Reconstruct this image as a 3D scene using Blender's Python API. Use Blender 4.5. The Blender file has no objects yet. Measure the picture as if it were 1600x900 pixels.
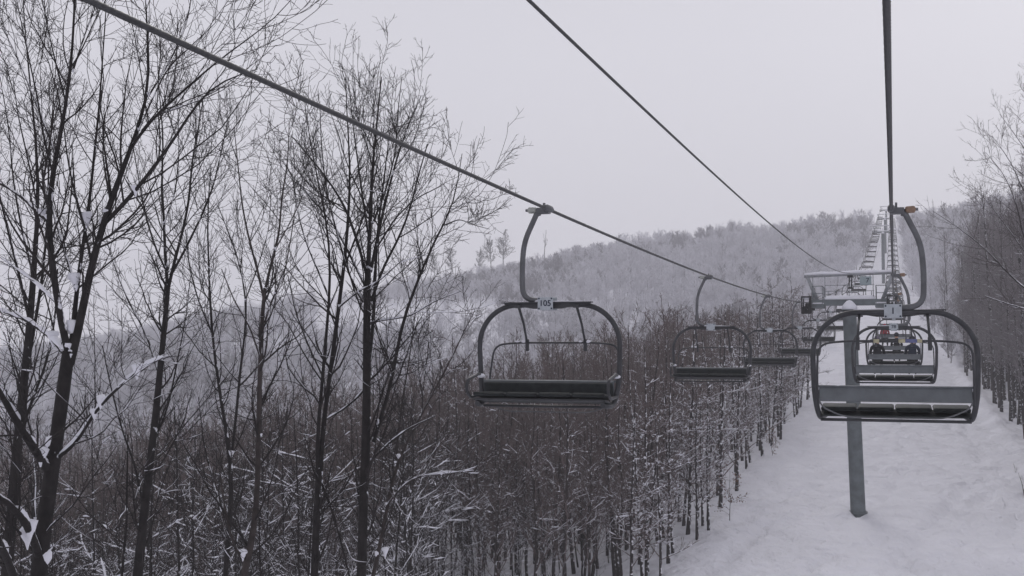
import bpy, bmesh, math, random
import numpy as np
from mathutils import Vector, Matrix

R = math.radians
SC = bpy.context.scene
COL = SC.collection

# ------------------------------------------------------------------ camera, sky, sun, exposure
F = 1800.0                      # focal length in pixels of the 1600 px wide photograph
YAW, PITCH = 18.34, 2.86
cam_d = bpy.data.cameras.new("camera"); cam = bpy.data.objects.new("camera", cam_d); COL.objects.link(cam)
cam_d.sensor_width = 36.0; cam_d.lens = 36.0 * F / 1600.0
cam_d.clip_start = 0.1; cam_d.clip_end = 8000
cam.location = (0, 0, 0); cam.rotation_euler = (R(90 + PITCH), 0, R(YAW))
SC.camera = cam
CAMROT = cam.rotation_euler.to_matrix()
CR = np.array(CAMROT)

world = bpy.data.worlds.new("World"); SC.world = world; world.use_nodes = True
nt = world.node_tree; nt.nodes.clear()
wo = nt.nodes.new("ShaderNodeOutputWorld"); bg = nt.nodes.new("ShaderNodeBackground")
sky = nt.nodes.new("ShaderNodeTexSky"); sky.sky_type = 'NISHITA'; sky.sun_disc = False
sky.sun_elevation = R(38); sky.sun_rotation = R(20); sky.dust_density = 6.0; sky.air_density = 1.2
hs = nt.nodes.new("ShaderNodeHueSaturation"); hs.inputs['Saturation'].default_value = 0.25
tc = nt.nodes.new("ShaderNodeTexCoord")
nz = nt.nodes.new("ShaderNodeTexNoise"); nz.inputs['Scale'].default_value = 1.6; nz.inputs['Detail'].default_value = 4
rp = nt.nodes.new("ShaderNodeValToRGB")       # even cloud cover with faint mottling
rp.color_ramp.elements[0].position = 0.3; rp.color_ramp.elements[0].color = (7.10, 7.02, 7.72, 1)
rp.color_ramp.elements[1].position = 0.7; rp.color_ramp.elements[1].color = (7.40, 7.32, 8.02, 1)
mx = nt.nodes.new("ShaderNodeMix"); mx.data_type = 'RGBA'; mx.inputs[0].default_value = 0.93
nt.links.new(tc.outputs['Generated'], nz.inputs['Vector'])
nt.links.new(nz.outputs['Fac'], rp.inputs['Fac'])
nt.links.new(sky.outputs[0], hs.inputs['Color'])
nt.links.new(hs.outputs[0], mx.inputs[6]); nt.links.new(rp.outputs[0], mx.inputs[7])
sxyz = nt.nodes.new("ShaderNodeSeparateXYZ"); nt.links.new(tc.outputs['Generated'], sxyz.inputs[0])
el = nt.nodes.new("ShaderNodeMapRange"); el.inputs['From Min'].default_value = 0.25; el.inputs['From Max'].default_value = 0.95
el.inputs['To Min'].default_value = 1.0; el.inputs['To Max'].default_value = 0.66; nt.links.new(sxyz.outputs['Z'], el.inputs['Value'])
vm = nt.nodes.new("ShaderNodeVectorMath"); vm.operation = 'SCALE'; nt.links.new(mx.outputs[2], vm.inputs[0]); nt.links.new(el.outputs[0], vm.inputs['Scale'])
nt.links.new(vm.outputs[0], bg.inputs['Color']); bg.inputs['Strength'].default_value = 0.10
nt.links.new(bg.outputs[0], wo.inputs[0])
sd = bpy.data.lights.new("sun", 'SUN'); sd.energy = 0.7; sd.angle = R(20); sd.color = (1.0, 0.97, 0.93)
so = bpy.data.objects.new("sun", sd); COL.objects.link(so); so.rotation_euler = (R(52), 0, R(200))
SC.view_settings.view_transform = 'Standard'; SC.view_settings.look = 'None'
SC.view_settings.exposure = 0.0; SC.view_settings.gamma = 1.0; SC.view_settings.use_curve_mapping = False
cy = SC.cycles
cy.max_bounces = 5; cy.diffuse_bounces = 3; cy.glossy_bounces = 2; cy.volume_bounces = 2; cy.transparent_max_bounces = 8
cy.use_adaptive_sampling = True; cy.adaptive_threshold = 0.02

def P(px, py, D):
    """world point on the photograph's ray (px,py) at depth D along the optical axis"""
    return CR @ np.array([(px - 800) / F * D, -(py - 450) / F * D, -D])
def pix(p):
    q = CR.T @ np.asarray(p, float)
    d = -q[2]
    return (800 + F * q[0] / d, 450 - F * q[1] / d, d) if d > 0.01 else (-9e9, 9e9, d)

# ------------------------------------------------------------------ materials
MATS = {}
def mat(name, color, rough=0.8, metal=0.0, var=0.25, scale=8.0, bump=0.0, bscale=40.0, c2=None, spec=0.3):
    if name in MATS: return MATS[name]
    m = bpy.data.materials.new(name); m.use_nodes = True; t = m.node_tree; b = t.nodes['Principled BSDF']
    b.inputs['Roughness'].default_value = rough; b.inputs['Metallic'].default_value = metal
    b.inputs['Specular IOR Level'].default_value = spec
    co = t.nodes.new('ShaderNodeTexCoord'); n = t.nodes.new('ShaderNodeTexNoise')
    n.inputs['Scale'].default_value = scale; n.inputs['Detail'].default_value = 5; n.inputs['Roughness'].default_value = 0.6
    r = t.nodes.new('ShaderNodeValToRGB')
    a = [max(0, c * (1 - var)) for c in color[:3]]; z = list(c2) if c2 else [min(1, c * (1 + var)) for c in color[:3]]
    r.color_ramp.elements[0].position = 0.32; r.color_ramp.elements[0].color = (*a, 1)
    r.color_ramp.elements[1].position = 0.68; r.color_ramp.elements[1].color = (*z, 1)
    t.links.new(co.outputs['Object'], n.inputs['Vector']); t.links.new(n.outputs['Fac'], r.inputs['Fac'])
    t.links.new(r.outputs['Color'], b.inputs['Base Color'])
    if bump:
        n2 = t.nodes.new('ShaderNodeTexNoise'); n2.inputs['Scale'].default_value = bscale; n2.inputs['Detail'].default_value = 6
        bp = t.nodes.new('ShaderNodeBump'); bp.inputs['Strength'].default_value = bump; bp.inputs['Distance'].default_value = 0.02
        t.links.new(co.outputs['Object'], n2.inputs['Vector']); t.links.new(n2.outputs['Fac'], bp.inputs['Height'])
        t.links.new(bp.outputs[0], b.inputs['Normal'])
    MATS[name] = m; return m

def bark_mat(name, color, snow_amt, scale, c2=None):
    """bark with snow that sticks in patches, more on surfaces that face up or windward"""
    m = mat(name, color, 0.9, 0, 0.4, 6.0, 0.6, 30.0, c2); t = m.node_tree; b = t.nodes['Principled BSDF']
    src = b.inputs['Base Color'].links[0].from_socket
    g = t.nodes.new('ShaderNodeNewGeometry'); sx = t.nodes.new('ShaderNodeSeparateXYZ')
    co = t.nodes.new('ShaderNodeTexCoord')
    n = t.nodes.new('ShaderNodeTexNoise'); n.inputs['Scale'].default_value = scale; n.inputs['Detail'].default_value = 3
    t.links.new(co.outputs['Object'], n.inputs['Vector'])
    t.links.new(g.outputs['Normal'], sx.inputs[0])
    wx = t.nodes.new('ShaderNodeMath'); wx.operation = 'MULTIPLY_ADD'; wx.inputs[1].default_value = 0.45
    t.links.new(sx.outputs['Z'], wx.inputs[0])
    wy = t.nodes.new('ShaderNodeMath'); wy.operation = 'MULTIPLY'; wy.inputs[1].default_value = 0.12
    t.links.new(sx.outputs['X'], wy.inputs[0]); t.links.new(wy.outputs[0], wx.inputs[2])
    ad = t.nodes.new('ShaderNodeMath'); ad.operation = 'ADD'
    t.links.new(wx.outputs[0], ad.inputs[0]); t.links.new(n.outputs['Fac'], ad.inputs[1])
    r = t.nodes.new('ShaderNodeMapRange'); r.inputs['From Min'].default_value = 1.0 - snow_amt
    r.inputs['From Max'].default_value = 1.04 - snow_amt
    t.links.new(ad.outputs[0], r.inputs['Value'])
    mx = t.nodes.new('ShaderNodeMix'); mx.data_type = 'RGBA'; mx.inputs[7].default_value = (0.80, 0.80, 0.84, 1)
    t.links.new(r.outputs[0], mx.inputs[0]); t.links.new(src, mx.inputs[6]); t.links.new(mx.outputs[2], b.inputs['Base Color'])
    return m

M_snow = mat('snow', (0.80, 0.80, 0.855), 0.85, 0, 0.04, 3.0, 0.3, 25.0, spec=0.15)
M_bark = bark_mat('bark_dark', (0.021, 0.018, 0.018), 0.25, 5.0)
M_bark2 = bark_mat('bark_brown', (0.045, 0.037, 0.035), 0.24, 5.0)
M_barkm = bark_mat('bark_mid', (0.034, 0.028, 0.027), 0.30, 6.0)
M_barks = bark_mat('bark_snowy', (0.034, 0.029, 0.029), 0.40, 5.0)
M_twig = mat('twig_dark', (0.028, 0.024, 0.024), 0.9, 0, 0.3, 3.0)
M_twigb = mat('twig_brown', (0.130, 0.102, 0.098), 0.9, 0, 0.3, 0.6)
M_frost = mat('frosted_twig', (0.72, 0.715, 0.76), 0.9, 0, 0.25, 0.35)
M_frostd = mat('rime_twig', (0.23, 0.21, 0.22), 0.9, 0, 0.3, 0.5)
M_leaf = mat('dry_leaf', (0.17, 0.085, 0.05), 0.8, 0, 0.4, 9.0)
M_pole = mat('tower_paint', (0.135, 0.155, 0.163), 0.55, 0.0, 0.28, 1.6, 0.1, 8.0)
M_galv = mat('galvanised_steel', (0.30, 0.31, 0.33), 0.5, 0.35, 0.18, 5.0, 0.08, 30)
M_tube = mat('chair_tube', (0.050, 0.051, 0.056), 0.42, 0.2, 0.25, 7.0, 0.05, 30)
M_arm = mat('hanger_steel', (0.125, 0.128, 0.136), 0.5, 0.25, 0.2, 6.0, 0.08, 30)
M_cush = mat('seat_vinyl', (0.024, 0.028, 0.029), 0.65, 0, 0.35, 9.0, 0.15, 50)
M_back = mat('backrest_panel', (0.13, 0.142, 0.152), 0.5, 0.1, 0.15, 5.0, 0.06, 20)
M_plate = mat('sign_plate', (0.40, 0.43, 0.46), 0.4, 0, 0.1, 14.0)
M_ink = mat('sign_ink', (0.015, 0.02, 0.04), 0.5, 0, 0.1, 9.0)
M_rope = mat('rope_steel', (0.060, 0.060, 0.063), 0.5, 0.3, 0.3, 30.0)
M_rub = mat('black_rubber', (0.018, 0.018, 0.02), 0.6, 0, 0.3, 12.0)
M_orange = mat('orange_spring', (0.23, 0.155, 0.11), 0.6, 0, 0.3, 20.0)
M_pale = mat('pale_spring', (0.34, 0.35, 0.33), 0.6, 0, 0.3, 20.0)
M_yel = mat('yellow_foam', (0.42, 0.39, 0.27), 0.8, 0, 0.2, 20.0)
M_blue = mat('blue_foam', (0.13, 0.14, 0.26), 0.8, 0, 0.2, 20.0)
M_green = mat('green_pad', (0.045, 0.085, 0.06), 0.8, 0, 0.3, 6.0)
M_board = mat('tower_board', (0.30, 0.36, 0.38), 0.5, 0, 0.1, 6.0)
def cloth(n, c): return mat(n, c, 0.85, 0, 0.25, 10.0, 0.2, 60)

# ------------------------------------------------------------------ mesh helpers
def tag(o, label=None, cat=None, group=None, kind=None):
    if label: o['label'] = label
    if cat: o['category'] = cat
    if group: o['group'] = group
    if kind: o['kind'] = kind
    return o
def link(o, parent=None):
    COL.objects.link(o)
    if parent is not None: o.parent = parent
    return o
def empty(name, loc=(0, 0, 0), rz=0.0):
    o = bpy.data.objects.new(name, None); COL.objects.link(o); o.location = loc; o.rotation_euler = (0, 0, rz)
    o.empty_display_size = 0.2
    return o
def mesh_np(name, V, Q, mats, midx=None, smooth=True):
    me = bpy.data.meshes.new(name); V = np.asarray(V, np.float32); Q = np.asarray(Q, np.int32)
    me.vertices.add(len(V)); me.vertices.foreach_set('co', V.ravel())
    n = len(Q); k = Q.shape[1]
    me.loops.add(n * k); me.loops.foreach_set('vertex_index', Q.ravel())
    me.polygons.add(n); me.polygons.foreach_set('loop_start', np.arange(0, n * k, k, dtype=np.int32))
    me.polygons.foreach_set('loop_total', np.full(n, k, np.int32))
    if midx is not None: me.polygons.foreach_set('material_index', np.asarray(midx, np.int32))
    me.polygons.foreach_set('use_smooth', np.full(n, smooth, bool))
    for m in mats: me.materials.append(m)
    me.update(calc_edges=True); me.validate()
    return me
def tubes(Pa, Ra, k):
    """Pa (m,n,3) Ra (m,n) -> verts, quads of m open tubes with k sides"""
    m, n, _ = Pa.shape
    T = np.empty_like(Pa); T[:, 1:-1] = Pa[:, 2:] - Pa[:, :-2]; T[:, 0] = Pa[:, 1] - Pa[:, 0]; T[:, -1] = Pa[:, -1] - Pa[:, -2]
    T /= np.linalg.norm(T, axis=2, keepdims=True) + 1e-9
    T0 = (Pa[:, -1] - Pa[:, 0]); T0 /= np.linalg.norm(T0, axis=1, keepdims=True) + 1e-9
    ref = np.where(np.abs(T0[:, 2:3]) > 0.8, np.array([[1.0, 0.13, 0]]), np.array([[0.0, 0.11, 1.0]]))
    ref = np.repeat(ref[:, None, :], n, 1)
    A = np.cross(T, ref); A /= np.linalg.norm(A, axis=2, keepdims=True) + 1e-9
    B = np.cross(T, A)
    th = np.arange(k) / k * 2 * math.pi
    V = Pa[:, :, None, :] + Ra[:, :, None, None] * (np.cos(th)[None, None, :, None] * A[:, :, None, :] + np.sin(th)[None, None, :, None] * B[:, :, None, :])
    idx = np.arange(m * n * k).reshape(m, n, k)
    a = idx[:, :-1, :]; b = np.roll(a, -1, 2); d = idx[:, 1:, :]; c = np.roll(d, -1, 2)
    return V.reshape(-1, 3), np.stack([a, b, c, d], -1).reshape(-1, 4)
class Acc:
    """collects tube batches into one mesh"""
    def __init__(s): s.V = []; s.Q = []; s.M = []; s.n = 0
    def add(s, Pa, Ra, k, mi=0):
        if len(Pa) == 0: return
        v, q = tubes(Pa, Ra, k); s.V.append(v); s.Q.append(q + s.n); s.M.append(np.full(len(q), mi)); s.n += len(v)
    def mesh(s, name, mats): return mesh_np(name, np.concatenate(s.V), np.concatenate(s.Q), mats, np.concatenate(s.M))

class MB:
    """small bmesh collector for hard-surface parts"""
    def __init__(s): s.b = bmesh.new()
    def box(s, c, d, rot=None, bev=0.0):
        r = bmesh.ops.create_cube(s.b, size=1.0); vs = r['verts']
        bmesh.ops.scale(s.b, vec=d, verts=vs)
        if bev: 
            es = list({e for v in vs for e in v.link_edges})
            rr = bmesh.ops.bevel(s.b, geom=es, offset=bev, segments=2, affect='EDGES', profile=0.6)
            vs = list({v for f in rr['faces'] for v in f.verts} | {v for v in vs if v.is_valid})
        if rot is not None: bmesh.ops.rotate(s.b, cent=(0, 0, 0), matrix=rot, verts=vs)
        bmesh.ops.translate(s.b, vec=c, verts=vs); return s
    def tube(s, pts, r, k=10, caps=True):
        pts = [Vector(p) for p in pts]; n = len(pts)
        rs = r if isinstance(r, (list, tuple)) else [r] * n
        rings = []; ref = None
        for i, p in enumerate(pts):
            t = (pts[min(i + 1, n - 1)] - pts[max(i - 1, 0)]).normalized()
            if ref is None: ref = t.orthogonal().normalized()
            ref = (ref - t * ref.dot(t)).normalized(); bb = t.cross(ref)
            rings.append([s.b.verts.new(p + rs[i] * (math.cos(2 * math.pi * j / k) * ref + math.sin(2 * math.pi * j / k) * bb)) for j in range(k)])
        for i in range(n - 1):
            for j in range(k):
                f = s.b.faces.new((rings[i][j], rings[i][(j + 1) % k], rings[i + 1][(j + 1) % k], rings[i + 1][j])); f.smooth = True
        if caps:
            s.b.faces.new(rings[0][::-1]); s.b.faces.new(rings[-1])
        return s
    def ball(s, c, r, sc=(1, 1, 1), seg=12):
        rr = bmesh.ops.create_uvsphere(s.b, u_segments=seg, v_segments=max(6, seg * 2 // 3), radius=r)
        bmesh.ops.scale(s.b, vec=sc, verts=rr['verts']); bmesh.ops.translate(s.b, vec=c, verts=rr['verts'])
        for v in rr['verts']:
            for f in v.link_faces: f.smooth = True
        return s
    def prism(s, poly, y0, y1):
        a = [s.b.verts.new((x, y0, z)) for x, z in poly]; c = [s.b.verts.new((x, y1, z)) for x, z in poly]; n = len(poly)
        s.b.faces.new(a[::-1]); s.b.faces.new(c)
        for i in range(n): s.b.faces.new((a[i], a[(i + 1) % n], c[(i + 1) % n], c[i]))
        return s
    def mesh(s, name, m):
        bmesh.ops.recalc_face_normals(s.b, faces=s.b.faces)
        me = bpy.data.meshes.new(name); s.b.to_mesh(me); s.b.free()
        for q in (m if isinstance(m, list) else [m]): me.materials.append(q)
        return me
    def build(s, name, m, parent=None):
        o = bpy.data.objects.new(name, s.mesh(name, m)); return link(o, parent)
def arc_pts(pts, rad, seg=6):
    """polyline with rounded corners"""
    pts = [Vector(p) for p in pts]; out = [pts[0]]
    for i in range(1, len(pts) - 1):
        a, b, c = pts[i - 1], pts[i], pts[i + 1]
        r = min(rad, (a - b).length * 0.48, (c - b).length * 0.48)
        p0 = b + (a - b).normalized() * r; p1 = b + (c - b).normalized() * r
        for j in range(seg + 1):
            u = j / seg; out.append(p0 * (1 - u) ** 2 + b * 2 * u * (1 - u) + p1 * u * u)
    out.append(pts[-1]); return out
def text_mesh(s, size, name, m, depth=0.002):
    cu = bpy.data.curves.new(name, 'FONT'); cu.body = s; cu.size = size; cu.align_x = 'CENTER'; cu.align_y = 'CENTER'; cu.extrude = depth
    cu.offset = size * 0.012
    o = bpy.data.objects.new(name, cu); COL.objects.link(o)
    bpy.context.view_layer.update()
    dg = bpy.context.evaluated_depsgraph_get(); me = bpy.data.meshes.new_from_object(o.evaluated_get(dg))
    bpy.data.objects.remove(o); bpy.data.curves.remove(cu); me.name = name; me.materials.clear(); me.materials.append(m); return me

# ------------------------------------------------------------------ terrain
def lerp(x, xs, ys): return np.interp(x, xs, ys)
def vnoise(x, y, seed=0):
    x = np.asarray(x, float); y = np.asarray(y, float)
    def h(i, j): 
        v = np.sin(i * 127.1 + j * 311.7 + seed * 74.7) * 43758.5453
        return v - np.floor(v)
    i = np.floor(x); j = np.floor(y); u = x - i; v = y - j; u = u * u * (3 - 2 * u); v = v * v * (3 - 2 * v)
    return (h(i, j) * (1 - u) + h(i + 1, j) * u) * (1 - v) + (h(i, j + 1) * (1 - u) + h(i + 1, j + 1) * u) * v
GY = [-400, -60, 0, 50, 66, 110, 180, 240, 300, 400, 470, 520, 560, 700, 1000]
GZ = [-30, -17, -12.8, -9.8, -8.95, -7.2, -3.2, 6.5, 15.5, 30.5, 42.5, 50.8, 54.3, 57.0, 50.0]
_yy = np.linspace(-420, 1020, 577); _zz = np.interp(_yy, GY, GZ)
_k = np.hanning(11); _k /= _k.sum(); _zz = np.convolve(np.pad(_zz, 5, mode='edge'), _k, 'valid')
FX = [0, 37, 84, 122, 162, 240, 400, 900, 2500]
FZ = [0, 2.0, 5.0, 9.0, 18.0, 25.0, 46.0, 110.0, 220.0]
def height(x, y):
    x = np.asarray(x, float); y = np.asarray(y, float)
    g = np.interp(y, _yy, _zz)
    s = np.maximum(-x - 9, 0); w = np.clip((y - 140) / 260, 0, 1); w = w * w * (3 - 2 * w)
    dip = 2.5 * np.clip(s / 60, 0, 1) * np.exp(-((y - 150) / 50.0) ** 2)
    left = (1 - w) * np.interp(s, [0, 16, 38, 70, 150, 2500], [0, 2.0, 8.5, 13.0, 15.5, 60]) + w * np.interp(s, FX, FZ) + dip
    left = left + 2.5 * np.clip(s / 60, 0, 1) * (vnoise(x / 70, y / 70, 3) - 0.5) * 2
    r = np.maximum(x - 9, 0)
    right = np.where(r < 60, 0.16 * r, 7.8 + 0.04 * (r - 60))
    right = np.minimum(right, 14)
    bank = 0.55 * np.exp(-((x - 8.6) / 0.9) ** 2) * (0.4 + vnoise(y / 2.5, x * 0 + 1, 5)) + 0.25 * np.exp(-((x + 8.3) / 1.2) ** 2) * vnoise(y / 3.5, x * 0, 6)
    z = g - left + right + bank
    z = z + 0.10 * (vnoise(x / 4.0, y / 6.0, 1) - .5) + 0.08 * (vnoise(x / 1.1, y / 1.6, 2) - .5) + 0.10 * np.clip(np.abs(x) / 30, 0, 1) * vnoise(x / 1.7, y / 1.7, 4)
    return z
def axis(vals):
    out = []
    for a, b, st in vals: out += list(np.arange(a, b, st))
    out.append(vals[-1][1]); return np.array(out)
gx = axis([(-900, -300, 25), (-300, -60, 6), (-60, -14, 1.5), (-14, 14, 0.4), (14, 60, 2), (60, 300, 12), (300, 700, 25)])
gy = axis([(-300, -100, 20), (-100, 30, 5), (30, 130, 0.6), (130, 200, 1.5), (200, 560, 5), (560, 900, 20)])
X, Y = np.meshgrid(gx, gy); Z = height(X, Y)
# ski and board tracks pressed into the piste
rt = np.random.default_rng(5)
for _ in range(60):
    x0 = rt.uniform(-8, 9); y0 = rt.uniform(40, 125); sl = rt.uniform(-0.5, 0.5); ln = rt.uniform(6, 30); ph = rt.uniform(0, 6); am = rt.uniform(0, 1.0)
    xc = x0 + sl * (Y - y0) + am * np.sin((Y - y0) / 4.5 + ph)
    m_ = (np.abs(Y - y0) < ln / 2)
    Z = Z - m_ * 0.22 * np.exp(-((X - xc) / 0.28) ** 2) + m_ * 0.05 * np.exp(-((X - xc - .5) / 0.3) ** 2)
ny, nx = X.shape
ids = np.arange(nx * ny).reshape(ny, nx)
Q = np.stack([ids[:-1, :-1], ids[:-1, 1:], ids[1:, 1:], ids[1:, :-1]], -1).reshape(-1, 4)
M_ground = mat('snow_ground', (0.81, 0.81, 0.865), 0.9, 0, 0.05, 0.35, 0.0, spec=0.12)
t = M_ground.node_tree; b = t.nodes['Principled BSDF']; co = t.nodes.new('ShaderNodeTexCoord')
prev = None
for sc_, st_, dist, strx in ((0.7, 1.0, 0.6, 0.8), (3.2, 0.6, 0.12, 0.6), (12, 0.35, 0.03, 1.0)):
    mp = t.nodes.new('ShaderNodeMapping'); mp.inputs['Scale'].default_value = (1, strx, 1)
    n_ = t.nodes.new('ShaderNodeTexNoise'); n_.inputs['Scale'].default_value = sc_; n_.inputs['Detail'].default_value = 4
    bp = t.nodes.new('ShaderNodeBump'); bp.inputs['Strength'].default_value = st_; bp.inputs['Distance'].default_value = dist
    t.links.new(co.outputs['Object'], mp.inputs[0]); t.links.new(mp.outputs[0], n_.inputs['Vector']); t.links.new(n_.outputs['Fac'], bp.inputs['Height'])
    if prev: t.links.new(prev.outputs[0], bp.inputs['Normal'])
    prev = bp
n_ = t.nodes.new('ShaderNodeTexNoise'); n_.inputs['Scale'].default_value = 1.7; n_.inputs['Detail'].default_value = 3; n_.inputs['Distortion'].default_value = 0.6
mp = t.nodes.new('ShaderNodeMapping'); mp.inputs['Scale'].default_value = (1, 0.45, 1); mp.inputs['Rotation'].default_value = (0, 0, 0.5)
cr_ = t.nodes.new('ShaderNodeMapRange'); cr_.inputs['From Min'].default_value = 0.60; cr_.inputs['From Max'].default_value = 0.68; cr_.inputs['To Min'].default_value = 1; cr_.inputs['To Max'].default_value = 0
bp = t.nodes.new('ShaderNodeBump'); bp.inputs['Strength'].default_value = 0.4; bp.inputs['Distance'].default_value = 0.08
t.links.new(co.outputs['Object'], mp.inputs[0]); t.links.new(mp.outputs[0], n_.inputs['Vector']); t.links.new(n_.outputs['Fac'], cr_.inputs['Value']); t.links.new(cr_.outputs[0], bp.inputs['Height'])
t.links.new(prev.outputs[0], bp.inputs['Normal']); t.links.new(bp.outputs[0], b.inputs['Normal'])
go = link(bpy.data.objects.new('ground', mesh_np('ground', np.stack([X, Y, Z], -1).reshape(-1, 3), Q, [M_ground])))
tag(go, 'snow covered ski slope and forest floor', None, None, 'structure')

# ------------------------------------------------------------------ haze
hz = MB().box((-100, 300, (88 + Z.min() - 3) / 2), (1610, 1210, 88 - (Z.min() - 3))).build('haze', mat('haze_air', (0.5, 0.5, 0.5)))
hm = bpy.data.materials.new('haze_volume'); hm.use_nodes = True; t = hm.node_tree; t.nodes.clear()
om = t.nodes.new('ShaderNodeOutputMaterial'); pv = t.nodes.new('ShaderNodeVolumePrincipled')
pv.inputs['Color'].default_value = (0.97, 0.965, 0.985, 1); pv.inputs['Density'].default_value = 0.00090; pv.inputs['Anisotropy'].default_value = 0.0
t.links.new(pv.outputs[0], om.inputs['Volume'])
hz.data.materials.clear(); hz.data.materials.append(hm); tag(hz, 'pale winter haze between the wooded hills', None, None, 'stuff')

# ------------------------------------------------------------------ ropes
XL, XR, XC = -4.57, -0.01, -2.30
T1 = 66.0
def span(y, y0, z0, y1, z1, sag):
    u = (y - y0) / (y1 - y0); return z0 + (z1 - z0) * u - 4 * sag * u * (1 - u)
def rope_zr(y):
    return 1.765 + 0.00030 * (y - 20) ** 2 if y <= T1 else rope_z(y)
def rope_z(y):
    if y <= T1: return 1.81 + 0.00045 * (y - 30) ** 2
    if y <= 300: return span(y, T1, 2.393, 300, 28.2, 3.3)
    if y <= 400: return span(y, 300, 28.2, 400, 42.0, 0.9)
    if y <= 490: return span(y, 400, 42.0, 490, 55.0, 0.7)
    return 55 + (y - 490) * 0.13
def rope_y_list(y0, y1):
    ys = [y0]
    while ys[-1] < y1:
        a = abs(ys[-1]); ys.append(ys[-1] + (0.03 if a < 17 else 0.12 if a < 30 else 1.0 if a < 80 else 5.0))
    return ys
def twisted(name, pts, r, lobes, pitch, m):
    pts = np.array(pts); n = len(pts); k = 18
    T = np.gradient(pts, axis=0); T /= np.linalg.norm(T, axis=1, keepdims=True)
    A = np.cross(T, [[0, 0, 1.0]]); A /= np.linalg.norm(A, axis=1, keepdims=True); B = np.cross(A, T)
    s = np.concatenate([[0], np.cumsum(np.linalg.norm(np.diff(pts, axis=0), axis=1))])
    th = np.arange(k) / k * 2 * math.pi
    rr = r * (1 + 0.11 * np.cos(lobes * (th[None, :] - s[:, None] / pitch * 2 * math.pi)))
    V = pts[:, None, :] + rr[..., None] * (np.cos(th)[None, :, None] * A[:, None, :] + np.sin(th)[None, :, None] * B[:, None, :])
    idx = np.arange(n * k).reshape(n, k); a = idx[:-1]; b_ = np.roll(a, -1, 1); d = idx[1:]; c = np.roll(d, -1, 1)
    return link(bpy.data.objects.new(name, mesh_np(name, V.reshape(-1, 3), np.stack([a, b_, c, d], -1).reshape(-1, 4), [m])))
for xx, lab in ((XL, 'thick twisted steel rope crossing upper left and carrying the down-going chairs'),
                (XR, 'thick twisted steel rope running almost straight up, carrying the up-going chairs')):
    o = twisted('haul_rope', [(xx, y, rope_z(y) if xx < -1 else rope_zr(y)) for y in rope_y_list(-25, 570)], 0.0215, 6, 0.42, M_rope)
    tag(o, lab, 'steel rope', 'haul ropes of the lift')
def mid_z(y): 
    if y <= T1: return 2.27 + 1.73 * max(0, (y - 9) / 57) ** 2.1 + 0.0008 * max(0, 9 - y) ** 2
    return span(y, T1, 4.0, 300, 30.0, 3.0)
o = twisted('signal_cable', [(XC + 0.05, y, mid_z(y)) for y in rope_y_list(-15, 300)], 0.0125, 5, 0.25, M_rope)
tag(o, 'thin dark cable between the two ropes, ending at the lifting frame of the nearest tower', 'cable')

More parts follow.
